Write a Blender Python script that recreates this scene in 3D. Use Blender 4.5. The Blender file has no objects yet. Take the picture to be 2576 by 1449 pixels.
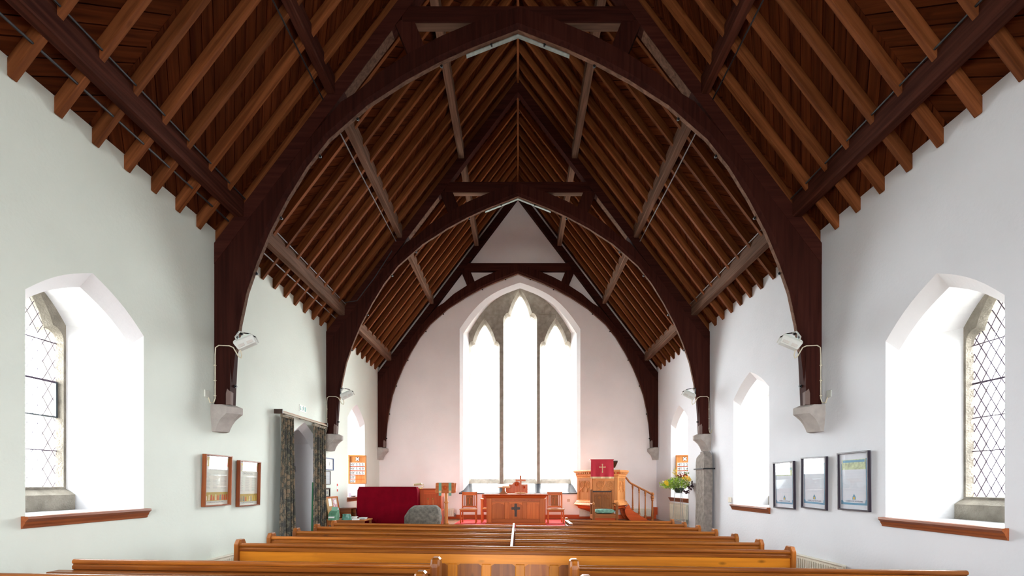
import bpy, bmesh, math, random
from mathutils import Vector, Matrix, noise
from mathutils.geometry import tessellate_polygon
random.seed(7)
R = math.radians
scene = bpy.context.scene
col = scene.collection

# ------------------------------------------------------------------ camera, sky, exposure
EYE = 1.45
cam_d = bpy.data.cameras.new('camera'); cam = bpy.data.objects.new('camera', cam_d); col.objects.link(cam)
cam.location = (0, 0, EYE); cam.rotation_euler = (R(90), 0, 0)
cam_d.sensor_width = 36.0; cam_d.lens = 1200 / 2576 * 36.0
cam_d.shift_x = -15 / 2576; cam_d.shift_y = 492.5 / 2576
cam_d.clip_start = 0.05
scene.camera = cam

world = bpy.data.worlds.new('overcast_sky'); scene.world = world; world.use_nodes = True
bg = world.node_tree.nodes['Background']
bg.inputs['Color'].default_value = (0.96, 0.98, 1.0, 1); bg.inputs['Strength'].default_value = 1.0
scene.view_settings.view_transform = 'Standard'; scene.view_settings.look = 'None'
scene.view_settings.gamma = 1.0; scene.view_settings.use_curve_mapping = False
scene.view_settings.exposure = 5.22
scene.cycles.use_denoising = True
scene.cycles.diffuse_bounces = 8; scene.cycles.max_bounces = 14; scene.cycles.transparent_max_bounces = 16
scene.cycles.sample_clamp_indirect = 6.0

def portal(loc, rot, sx, sy):
    """daylight portal in a window opening: it adds no light, it only guides the sampling of the sky"""
    d = bpy.data.lights.new('window_portal', 'AREA'); d.shape = 'RECTANGLE'; d.size = sx; d.size_y = sy
    d.cycles.is_portal = True
    o = bpy.data.objects.new('window_portal', d); o.location = loc; o.rotation_euler = rot; col.objects.link(o)  # also serves the added unseen west opening

# ------------------------------------------------------------------ materials
MATS = {}
def _mat(name):
    m = bpy.data.materials.new(name); m.use_nodes = True
    nt = m.node_tree; b = nt.nodes['Principled BSDF']
    return m, nt, b
def plain(name, c, rough=0.6, metal=0.0, var=0.08, scale=8.0, bump=0.0, coat=0.0, sheen=0.0, bscale=None):
    if name in MATS: return MATS[name]
    m, nt, b = _mat(name); N = nt.nodes; L = nt.links
    tc = N.new('ShaderNodeTexCoord'); nz = N.new('ShaderNodeTexNoise'); nz.inputs['Scale'].default_value = scale; nz.inputs['Detail'].default_value = 6
    L.new(tc.outputs['Object'], nz.inputs['Vector'])
    cr = N.new('ShaderNodeValToRGB'); e = cr.color_ramp.elements
    e[0].position = .3; e[1].position = .7
    e[0].color = tuple(max(0, x * (1 - var)) for x in c) + (1,); e[1].color = tuple(min(1, x * (1 + var)) for x in c) + (1,)
    L.new(nz.outputs['Fac'], cr.inputs['Fac']); L.new(cr.outputs['Color'], b.inputs['Base Color'])
    b.inputs['Roughness'].default_value = rough; b.inputs['Metallic'].default_value = metal
    b.inputs['Coat Weight'].default_value = coat; b.inputs['Sheen Weight'].default_value = sheen
    if bump:
        n2 = N.new('ShaderNodeTexNoise'); n2.inputs['Scale'].default_value = bscale or scale * 3; n2.inputs['Detail'].default_value = 8
        L.new(tc.outputs['Object'], n2.inputs['Vector'])
        bp = N.new('ShaderNodeBump'); bp.inputs['Strength'].default_value = bump; bp.inputs['Distance'].default_value = .02
        L.new(n2.outputs['Fac'], bp.inputs['Height']); L.new(bp.outputs['Normal'], b.inputs['Normal'])
    MATS[name] = m; return m
WOODS = {  # dark, light, roughness, coat, knots, specular
    'truss':  ((.026, .0066, .0047), (.050, .0132, .0094), .7, .0, 0.0, .06),
    'purlin': ((.034, .010, .0068), (.085, .026, .0165), .7, .0, 0.0, .06),
    'purlinlit': ((.092, .050, .033), (.20, .112, .077), .8, .0, 0.0, .06),  # paler copy of the purlin wood, window light put into its colour
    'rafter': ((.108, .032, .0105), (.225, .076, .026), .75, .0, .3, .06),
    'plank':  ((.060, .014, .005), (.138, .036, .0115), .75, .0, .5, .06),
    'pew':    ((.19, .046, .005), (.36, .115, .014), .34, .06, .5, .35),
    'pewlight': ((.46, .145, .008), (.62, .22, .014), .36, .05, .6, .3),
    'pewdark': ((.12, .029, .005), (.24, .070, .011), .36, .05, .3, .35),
    'oak':    ((.44, .090, .015), (.60, .150, .030), .45, .05, 0.0, .14),
    'oakbrown': ((.25, .080, .020), (.36, .13, .040), .48, .0, 0.0, .14),
    'oakred': ((.40, .058, .010), (.53, .092, .019), .45, .05, 0.0, .14),
    'oakgold': ((.47, .175, .050), (.64, .275, .090), .45, .05, 0.0, .14),
    'sill':   ((.16, .036, .010), (.30, .082, .022), .45, .05, .2, .3),
    'floor':  ((.16, .060, .024), (.28, .115, .050), .45, .05, .2, .35),
    'dark':   ((.030, .014, .010), (.060, .028, .018), .5, .05, 0.0, .3),
}
def wood(kind, axis='X', rotz=0.0):
    key = ('wood', kind, axis, round(rotz, 3))
    if key in MATS: return MATS[key]
    c0, c1, rough, coat, knots, spec = WOODS[kind]
    m, nt, b = _mat('%s_wood_%s' % (kind, axis)); N = nt.nodes; L = nt.links
    tc = N.new('ShaderNodeTexCoord'); mp0 = N.new('ShaderNodeMapping'); mp0.inputs['Rotation'].default_value = (0, 0, rotz)
    oi = N.new('ShaderNodeObjectInfo')
    ad = N.new('ShaderNodeVectorMath'); ad.operation = 'MULTIPLY_ADD'; ad.inputs[1].default_value = (1, 1, 1)
    cmb = N.new('ShaderNodeCombineXYZ')
    mu = N.new('ShaderNodeMath'); mu.operation = 'MULTIPLY'; mu.inputs[1].default_value = 17.0
    L.new(oi.outputs['Random'], mu.inputs[0])
    for i in range(3): L.new(mu.outputs[0], cmb.inputs[i])
    L.new(tc.outputs['Object'], mp0.inputs['Vector']); L.new(mp0.outputs['Vector'], ad.inputs[0]); L.new(cmb.outputs[0], ad.inputs[2])
    mp = N.new('ShaderNodeMapping'); s = [22.0, 22.0, 22.0]; s['XYZ'.index(axis)] = 1.1
    mp.inputs['Scale'].default_value = s; L.new(ad.outputs[0], mp.inputs['Vector'])
    nz = N.new('ShaderNodeTexNoise'); nz.inputs['Scale'].default_value = 1.0; nz.inputs['Detail'].default_value = 7; nz.inputs['Distortion'].default_value = .6
    L.new(mp.outputs['Vector'], nz.inputs['Vector'])
    cr = N.new('ShaderNodeValToRGB'); e = cr.color_ramp.elements
    e[0].position = .32; e[1].position = .68; e[0].color = c0 + (1,); e[1].color = c1 + (1,)
    L.new(nz.outputs['Fac'], cr.inputs['Fac'])
    hs = N.new('ShaderNodeHueSaturation')
    mr = N.new('ShaderNodeMapRange'); mr.inputs['To Min'].default_value = .78; mr.inputs['To Max'].default_value = 1.25
    L.new(oi.outputs['Random'], mr.inputs['Value']); L.new(mr.outputs['Result'], hs.inputs['Value'])
    L.new(cr.outputs['Color'], hs.inputs['Color'])
    out = hs.outputs['Color']
    if knots:
        mk = N.new('ShaderNodeMapping'); s2 = [7.0, 7.0, 7.0]; s2['XYZ'.index(axis)] = 3.0
        mk.inputs['Scale'].default_value = s2; L.new(ad.outputs[0], mk.inputs['Vector'])
        vo = N.new('ShaderNodeTexVoronoi'); vo.inputs['Scale'].default_value = 1.0; L.new(mk.outputs['Vector'], vo.inputs['Vector'])
        kr = N.new('ShaderNodeValToRGB'); ke = kr.color_ramp.elements
        ke[0].position = .04; ke[1].position = .16; ke[0].color = (1 - knots * .85,) * 3 + (1,); ke[1].color = (1, 1, 1, 1)
        L.new(vo.outputs['Distance'], kr.inputs['Fac'])
        mx = N.new('ShaderNodeMix'); mx.data_type = 'RGBA'; mx.blend_type = 'MULTIPLY'; mx.inputs[0].default_value = 1
        L.new(out, mx.inputs[6]); L.new(kr.outputs['Color'], mx.inputs[7]); out = mx.outputs[2]
    L.new(out, b.inputs['Base Color'])
    bp = N.new('ShaderNodeBump'); bp.inputs['Strength'].default_value = .12; bp.inputs['Distance'].default_value = .004
    L.new(nz.outputs['Fac'], bp.inputs['Height']); L.new(bp.outputs['Normal'], b.inputs['Normal'])
    b.inputs['Roughness'].default_value = rough; b.inputs['Coat Weight'].default_value = coat; b.inputs['Coat Roughness'].default_value = .12; b.inputs['Specular IOR Level'].default_value = spec
    MATS[key] = m; return m
def glass_mat():
    if 'glass' in MATS: return MATS['glass']
    m = bpy.data.materials.new('window_glass'); m.use_nodes = True; nt = m.node_tree; nt.nodes.clear(); N = nt.nodes; L = nt.links
    o = N.new('ShaderNodeOutputMaterial'); t = N.new('ShaderNodeBsdfTransparent'); t.inputs['Color'].default_value = (.95, .97, .96, 1)
    g = N.new('ShaderNodeBsdfGlossy'); g.inputs['Roughness'].default_value = .08; mx = N.new('ShaderNodeMixShader')
    nz = N.new('ShaderNodeTexNoise'); nz.inputs['Scale'].default_value = 9; bp = N.new('ShaderNodeBump'); bp.inputs['Strength'].default_value = .1
    L.new(nz.outputs['Fac'], bp.inputs['Height']); L.new(bp.outputs['Normal'], g.inputs['Normal'])
    mx.inputs[0].default_value = .06; L.new(t.outputs[0], mx.inputs[1]); L.new(g.outputs[0], mx.inputs[2]); L.new(mx.outputs[0], o.inputs['Surface'])
    MATS['glass'] = m; return m
def picture_glass():
    if 'pglass' in MATS: return MATS['pglass']
    m = bpy.data.materials.new('picture_glass'); m.use_nodes = True; nt = m.node_tree; nt.nodes.clear(); N = nt.nodes; L = nt.links
    o = N.new('ShaderNodeOutputMaterial'); t = N.new('ShaderNodeBsdfTransparent'); g = N.new('ShaderNodeBsdfGlossy'); g.inputs['Roughness'].default_value = .0
    lw = N.new('ShaderNodeLayerWeight'); lw.inputs['Blend'].default_value = .5; mx = N.new('ShaderNodeMixShader')
    pw_ = N.new('ShaderNodeMath'); pw_.operation = 'POWER'; pw_.inputs[1].default_value = 5.0; ma = N.new('ShaderNodeMath'); ma.operation = 'MULTIPLY_ADD'; ma.inputs[1].default_value = .94; ma.inputs[2].default_value = .06
    L.new(lw.outputs['Facing'], pw_.inputs[0]); L.new(pw_.outputs[0], ma.inputs[0]); L.new(ma.outputs[0], mx.inputs[0]); L.new(t.outputs[0], mx.inputs[1]); L.new(g.outputs[0], mx.inputs[2]); L.new(mx.outputs[0], o.inputs['Surface'])
    MATS['pglass'] = m; return m

M_WL = plain('plaster_lit_green', (.735, .795, .725), .9, var=.025, scale=1.4, bump=.12, bscale=30)  # greenish cast of the light put into the plaster colour
M_WR = plain('plaster_lit_blue', (.74, .765, .81), .9, var=.025, scale=1.4, bump=.12, bscale=30)  # bluish light cast put into the plaster colour
M_WE = plain('plaster_lit_pink', (.86, .80, .785), .9, var=.035, scale=1.4, bump=.12, bscale=30)  # pink bounce light from the carpet put into the plaster colour
M_REV = plain('plaster_reveal_white', (.79, .79, .805), .9, var=.02, scale=2, bump=.1, bscale=30)
M_STONE = plain('window_stone', (.29, .26, .215), .9, var=.28, scale=7, bump=.5, bscale=60)
M_CORB = plain('corbel_stone', (.40, .365, .335), .9, var=.12, scale=9, bump=.35, bscale=70)
M_BOUL = plain('boulder_stone', (.165, .155, .13), .92, var=.4, scale=14, bump=.8, bscale=45)
M_SLAB = plain('standing_slab_stone', (.25, .22, .195), .92, var=.25, scale=12, bump=.7, bscale=60)
M_SLATE = plain('black_slate', (.020, .026, .036), .16, var=.2, scale=6, coat=.4)
M_LEAD = plain('lead_came', (.10, .075, .12), .55, metal=.3)
M_IRON = plain('black_iron', (.012, .012, .014), .5, metal=.4)
M_STEEL = plain('galvanised_steel', (.22, .25, .235), .6, metal=.2, var=.2, scale=18)
M_CREAM = plain('cream_enamel', (.78, .74, .62), .4)
M_WHITE = plain('white_enamel', (.60, .62, .585), .5)
M_CABLE = plain('cream_cable', (.72, .67, .52), .5)
M_BLACKC = plain('black_conduit', (.015, .016, .020), .45)
M_GREYC = plain('grey_conduit', (.20, .19, .19), .6)
M_RED = plain('red_velvet', (.17, .0022, .010), 1.0, var=.15, scale=5, bump=.2, bscale=14)
M_RED.node_tree.nodes['Principled BSDF'].inputs['Specular IOR Level'].default_value = .05
M_REDCLOTH = plain('red_pulpit_cloth', (.50, .018, .040), .85, var=.06, sheen=.3)
M_CARPET = plain('red_carpet', (.55, .016, .012), .95, var=.12, scale=60, bump=.3)
M_GOLD = plain('gold_thread', (.66, .47, .25), .6)
M_PAPER = plain('white_paper', (.86, .87, .84), .7, var=.02)
M_INK = plain('dark_ink', (.02, .02, .025), .7)
M_GREENF = plain('green_cushion', (.20, .42, .33), .8, var=.45, scale=16, bump=.3)
M_GREEN = plain('green_paint', (.03, .19, .075), .6)
M_MARK = plain('green_ribbon', (.17, .36, .26), .8)
M_FLOOR = wood('floor', 'Y')

# ------------------------------------------------------------------ mesh building
class MB:
    def __init__(s): s.v = []; s.f = []
    def add(s, vs, fs):
        o = len(s.v); s.v += [Vector(p) for p in vs]; s.f += [tuple(i + o for i in f) for f in fs]; return s
    def box(s, x0, x1, y0, y1, z0, z1):
        return s.add([(x0,y0,z0),(x1,y0,z0),(x1,y1,z0),(x0,y1,z0),(x0,y0,z1),(x1,y0,z1),(x1,y1,z1),(x0,y1,z1)],
                     [(0,3,2,1),(4,5,6,7),(0,1,5,4),(1,2,6,5),(2,3,7,6),(3,0,4,7)])
    def boxm(s, size, M):
        x, y, z = [k / 2 for k in size]; o = MB().box(-x, x, -y, y, -z, z)
        return s.add([M @ v for v in o.v], o.f)
    def loft(s, rings, close=True, cap=True):
        n = len(rings[0]); vs = [p for r in rings for p in r]; fs = []
        for k in range(len(rings) - 1):
            for i in range(n if close else n - 1):
                j = (i + 1) % n; fs.append((k*n+i, k*n+j, (k+1)*n+j, (k+1)*n+i))
        if cap: fs.append(tuple(range(n))[::-1]); fs.append(tuple((len(rings)-1)*n + i for i in range(n)))
        return s.add(vs, fs)
    def prism(s, poly, axis, a, b):
        """poly: 2-D points in the plane across axis; X:(y,z) Y:(x,z) Z:(x,y)"""
        f = {'X': lambda p, t: (t, p[0], p[1]), 'Y': lambda p, t: (p[0], t, p[1]), 'Z': lambda p, t: (p[0], p[1], t)}[axis]
        return s.loft([[f(p, a) for p in poly], [f(p, b) for p in poly]])
    def tube(s, path, r, n=8, cap=True):
        path = [Vector(p) for p in path]; rings = []; up = None
        for i, p in enumerate(path):
            d = (path[min(i+1, len(path)-1)] - path[max(i-1, 0)]).normalized()
            if up is None: up = Vector((0,0,1)) if abs(d.z) < .9 else Vector((1,0,0))
            a = d.cross(up).normalized(); c = a.cross(d).normalized(); up = c
            rr = r[i] if isinstance(r, (list, tuple)) else r
            rings.append([p + a*rr*math.cos(2*math.pi*k/n) + c*rr*math.sin(2*math.pi*k/n) for k in range(n)])
        return s.loft(rings, True, cap)
    def lathe(s, prof, n=16, c=(0,0), ph=0.0):
        return s.loft([[(c[0]+r*math.cos(2*math.pi*k/n+ph), c[1]+r*math.sin(2*math.pi*k/n+ph), z) for k in range(n)] for r, z in prof])
    def ball(s, c, r, n=10, m=6, sz=1.0):
        return s.loft([[(c[0]+r*math.sin(math.pi*(k+.02)/(m+.04))*math.cos(2*math.pi*i/n), c[1]+r*math.sin(math.pi*(k+.02)/(m+.04))*math.sin(2*math.pi*i/n), c[2]-sz*r*math.cos(math.pi*(k+.02)/(m+.04))) for i in range(n)] for k in range(m+1)])
    def xf(s, M): s.v = [M @ v for v in s.v]; return s
def mesh_of(mb, name, bevel=0.0, smooth=False):
    me = bpy.data.meshes.new(name)
    me.from_pydata([tuple(v) for v in mb.v], [], mb.f); me.update()
    bm = bmesh.new(); bm.from_mesh(me)
    bmesh.ops.recalc_face_normals(bm, faces=bm.faces)
    if bevel:
        es = [e for e in bm.edges if len(e.link_faces) == 2 and e.calc_face_angle(0) > .5]
        bmesh.ops.bevel(bm, geom=es, offset=bevel, segments=1, affect='EDGES', clamp_overlap=True)
    bm.to_mesh(me); bm.free()
    if smooth:
        for p in me.polygons: p.use_smooth = True
        me.set_sharp_from_angle(angle=R(38))
    return me
WM = {}   # world matrix of each object, known without a scene update
def link(name, data, parent=None, M=Matrix.Identity(4)):
    o = bpy.data.objects.new(name, data); col.objects.link(o)
    if parent: o.parent = parent; WM[o.name] = WM[parent.name] @ M
    else: WM[o.name] = M.copy()
    o.matrix_basis = M
    return o
def tag(o, label=None, cat=None, group=None, kind=None):
    if label: o['label'] = label
    if cat: o['category'] = cat
    if group: o['group'] = group
    if kind: o['kind'] = kind
    return o
def thing(name, label, cat, loc=(0,0,0), rot=(0,0,0), group=None):
    M = Matrix.Translation(loc) @ __import__('mathutils').Euler(rot).to_matrix().to_4x4()
    return tag(link(name, None, None, M), label, cat, group)
def part(name, mb, mat, parent, bevel=0.0, smooth=False, space='local', label=None, kind=None):
    if space == 'world':
        I = WM[parent.name].inverted(); mb.v = [I @ v for v in mb.v]
    o = link(name, mesh_of(mb, name, bevel, smooth), parent); o.data.materials.append(mat)
    return tag(o, label, kind=kind)
def solo(name, mb, mat, label=None, cat=None, group=None, kind=None, bevel=0.0, smooth=False, origin=None):
    M = Matrix.Translation(origin) if origin else Matrix.Identity(4)
    if origin: mb.v = [v - Vector(origin) for v in mb.v]
    o = link(name, mesh_of(mb, name, bevel, smooth), None, M); o.data.materials.append(mat)
    return tag(o, label, cat, group, kind)
def same(name, me, mat, parent, M):
    o = link(name, me, parent, M)
    if mat and not me.materials: me.materials.append(mat)
    return o
def text_mb(body, size, align='LEFT', depth=.002):
    c = bpy.data.curves.new('t', 'FONT'); c.body = body; c.size = size; c.align_x = align; c.extrude = depth; c.resolution_u = 3
    o = bpy.data.objects.new('t', c); col.objects.link(o)
    me = o.to_mesh(); mb = MB().add([v.co.copy() for v in me.vertices], [tuple(p.vertices) for p in me.polygons])
    o.to_mesh_clear(); bpy.data.objects.remove(o); bpy.data.curves.remove(c)
    return mb
def clip_convex(subject, clip):
    """clip any polygon by a convex counter-clockwise polygon"""
    out = list(subject)
    for i in range(len(clip)):
        a, b = clip[i], clip[(i+1) % len(clip)]; inp, out = out, []
        if not inp: return []
        def side(p): return (b[0]-a[0])*(p[1]-a[1]) - (b[1]-a[1])*(p[0]-a[0])
        for k in range(len(inp)):
            p, q = inp[k-1], inp[k]; sp, sq = side(p), side(q)
            if (sp >= 0) != (sq >= 0):
                t = sp/(sp-sq); out.append((p[0]+t*(q[0]-p[0]), p[1]+t*(q[1]-p[1])))
            if sq >= 0: out.append(q)
    return out
def area2(p): return sum(p[i-1][0]*p[i][1]-p[i][0]*p[i-1][1] for i in range(len(p)))/2
def seg_in_poly(p0, p1, poly):
    d = (p1[0]-p0[0], p1[1]-p0[1]); ts = []
    for i in range(len(poly)):
        a, b = poly[i-1], poly[i]; e = (b[0]-a[0], b[1]-a[1]); den = d[0]*e[1]-d[1]*e[0]
        if abs(den) < 1e-12: continue
        t = ((a[0]-p0[0])*e[1]-(a[1]-p0[1])*e[0])/den; u = ((a[0]-p0[0])*d[1]-(a[1]-p0[1])*d[0])/den
        if 0 <= u < 1: ts.append(t)
    ts.sort(); return [(ts[k], ts[k+1]) for k in range(0, len(ts)-1, 2)]

# ------------------------------------------------------------------ dimensions of the church
W = 4.0            # half width
TAN = 1.32; TH = math.atan(TAN); CT, ST = math.cos(TH), math.sin(TH)
ZP = 4.80          # boarding meets the wall
TY = [6.275, 9.938, 13.60]; TT = .15
BAY = 3.663
YE = 13.77; YW = -8.4
SLOPE = W / CT
def zb(x): return ZP + (W - abs(x)) * TAN
TILT = .0129       # the old floor falls slightly to the right
PZ = .44           # chancel platform
PY = 10.25

def pointed(c, hw, z0, zs, za, n=7, bow=.07):
    """outline of a pointed opening, from near foot over the apex to far foot"""
    pts = [(c-hw, z0), (c-hw, zs)]
    for k in range(1, n+1):
        t = k/n; b = bow*math.sin(math.pi*t)
        pts.append((c-hw+hw*t - b*.55*hw, zs+(za-zs)*t + b*(za-zs)*1.1))
    pts += [(2*c-p[0], p[1]) for p in pts[:-1]][::-1]
    return pts
def light_outline(c, a, cw, z0, zsh, zc, za):
    """cusped head of a single light"""
    h = [(a, z0), (a, zsh)]
    for k in range(1, 5):
        t = k/4*math.pi/2; h.append((cw+(a-cw)*math.cos(t), zsh+(zc-zsh)*math.sin(t)))
    for k in range(1, 7):
        t = k/6; h.append((cw*(1-t)+.09*cw*4*t*(1-t)*1.3, zc+(za-zc)*t+.02*(za-zc)*math.sin(math.pi*t)))
    h[-1] = (0, za)
    return [(c-x, z) for x, z in h] + [(c+x, z) for x, z in h[:-1]][::-1]

# ------------------------------------------------------------------ walls
def wall_face(mb, outer, holes, f):
    polys = [outer] + holes
    tri = tessellate_polygon([[Vector((p[0], p[1], 0)) for p in q] for q in polys])
    flat = [p for q in polys for p in q]
    mb.add([f(p) for p in flat], [tuple(t) for t in tri])
WIN = {  # centre y, half width, sill, spring, apex (side, no.)
    ('L', 0): (4.485, .612, 1.185, 3.03, 3.43), ('L', 2): (11.83, .625, 1.13, 3.02, 3.42),
    ('R', 0): (4.555, .635, 1.085, 3.0, 3.46), ('R', 1): (8.225, .63, 1.07, 3.0, 3.38), ('R', 2): (11.85, .63, 1.10, 3.0, 3.40),
}
DOOR = (8.94, .60, -.2, 2.24, 2.60)
def side_rings(c, hw, z0, zs, za):
    return [(0, pointed(c, hw, z0, zs, za)), (.12, pointed(c, hw-.035, z0, zs-.11, za-.13)),
            (.125, pointed(c, hw-.036, z0, zs+.0, za-.02)), (.60, pointed(c, .37, z0, 3.06, 3.42)), (.85, pointed(c, .37, z0, 3.06, 3.42))]
def side_wall(name, sx, ops, mat):
    mb = MB(); rev = MB(); holes = []; oh = []
    for rings in ops:
        holes.append(rings[0][1]); oh.append(rings[-1][1])
        rev.loft([[(sx*(W+d), y, z) for y, z in o] for d, o in rings], close=True, cap=False)
    out = [(YW, -.35), (YE+.2, -.35), (YE+.2, ZP), (YW, ZP)]
    wall_face(mb, out, holes, lambda p: (sx*W, p[0], p[1]))
    oo = [(YW, -.35), (YE+.2, -.35), (YE+.2, 3.72), (YW, 3.72)]
    wall_face(mb, oo, oh, lambda p: (sx*(W+.85), p[0], p[1]))
    x0, x1 = sx*W, sx*(W+.85)
    mb.add([(x0, YW, ZP), (x0, YE+.2, ZP), (x1, YE+.2, 3.72), (x1, YW, 3.72)], [(0,1,2,3)])
    o = solo(name, mb, mat, kind='structure', label='plastered side wall')
    part('window_reveal', rev, M_REV, o)
    return o
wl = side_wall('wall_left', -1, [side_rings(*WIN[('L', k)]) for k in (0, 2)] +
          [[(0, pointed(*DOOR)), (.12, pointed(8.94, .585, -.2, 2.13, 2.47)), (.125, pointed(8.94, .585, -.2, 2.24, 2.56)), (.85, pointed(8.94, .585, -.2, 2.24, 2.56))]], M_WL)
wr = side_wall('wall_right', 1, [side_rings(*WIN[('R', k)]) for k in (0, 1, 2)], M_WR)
wl['label'] = 'white plastered wall tinted greenish for the light with the curtained doorway'; wr['label'] = 'white plastered wall tinted bluish for the light with three framed rolls'
# east wall
EC = .06
def ew(hw, z0, zs, za): return pointed(EC, hw, z0, zs, za, n=10, bow=.135)
er = [(0, ew(1.742, 1.19, 5.92, 7.26)), (.12, ew(1.65, 1.25, 5.82, 7.14)), (.125, ew(1.648, 1.253, 5.9, 7.26)), (.50, ew(1.53, 1.44, 5.95, 7.33))]
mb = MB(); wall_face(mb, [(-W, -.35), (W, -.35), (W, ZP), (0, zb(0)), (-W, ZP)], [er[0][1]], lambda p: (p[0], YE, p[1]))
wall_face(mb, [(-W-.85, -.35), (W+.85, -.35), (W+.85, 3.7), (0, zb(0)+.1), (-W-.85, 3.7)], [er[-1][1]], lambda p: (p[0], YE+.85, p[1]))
we = solo('wall_back', mb, M_WE, kind='structure', label='white plastered east wall tinted pink for the light with gable')
rv = MB(); rv.loft([[(x, YE+d, z) for x, z in o] for d, o in er] + [[(x, YE+.85, z) for x, z in er[-1][1]]], True, False)
part('window_reveal', rv, M_REV, we)
# west wall behind the camera, with an unseen opening added for frontal fill light
mb = MB(); wh = [pointed(0, 2.6, .9, 3.4, 4.6)]
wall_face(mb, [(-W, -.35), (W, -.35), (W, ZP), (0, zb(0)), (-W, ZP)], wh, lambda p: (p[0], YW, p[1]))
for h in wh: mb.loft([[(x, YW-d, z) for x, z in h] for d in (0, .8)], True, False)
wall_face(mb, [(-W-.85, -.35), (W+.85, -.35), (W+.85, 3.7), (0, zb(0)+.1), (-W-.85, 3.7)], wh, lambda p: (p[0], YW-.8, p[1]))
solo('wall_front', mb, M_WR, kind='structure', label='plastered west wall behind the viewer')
portal((0, YW-.82, 2.75), (R(90), 0, 0), 5.3, 3.8)

# floor, platform, ground
mb = MB(); mb.add([(-W-.85, YW-.8, TILT*(W+.85)), (W+.85, YW-.8, -TILT*(W+.85)), (W+.85, YE+.85, -TILT*(W+.85)), (-W-.85, YE+.85, TILT*(W+.85)),
                   (-W-.85, YW-.8, -.4), (W+.85, YW-.8, -.4), (W+.85, YE+.85, -.4), (-W-.85, YE+.85, -.4)], [(0,1,2,3),(4,7,6,5),(0,4,5,1),(1,5,6,2),(2,6,7,3),(3,7,4,0)])
solo('floor', mb, M_FLOOR, kind='structure', label='boarded nave floor')
mb = MB().box(-W+.002, W-.002, PY, YE-.002, -.1, PZ-.03)
pf = solo('trim_1', mb, wood('floor', 'X'), kind='structure', label='raised chancel platform')
for k in range(27):
    x = -W+.004+k*.296
    part('plank', MB().box(x, min(x+.292, W-.004), PY-.03, YE-.004, PZ-.03, PZ), wood('floor', 'Y'), pf)
solo('ground', MB().add([(-60,-60,-.45),(60,-60,-.45),(60,60,-.45),(-60,60,-.45)], [(0,1,2,3)]), plain('pale_gravel', (.30, .29, .26), .95, var=.3, scale=2), kind='structure', label='gravel outside')
mb = MB().box(-1.585, 1.33, 11.02, 13.3, PZ, PZ+.012)
solo('carpet', mb, M_CARPET, 'bright red carpet on the platform around the communion table', 'carpet', origin=(-.2, 12.1, PZ))
for sx in (-1, 1):
    solo('baseboard_back' if sx < 0 else 'baseboard_back_right', MB().box(-W+.01 if sx < 0 else .0, -.0 if sx < 0 else W-.01, YE-.025, YE-.003, PZ+.001, PZ+.12), wood('oakred', 'X'), kind='structure', label='wooden baseboard along the east wall')

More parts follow.
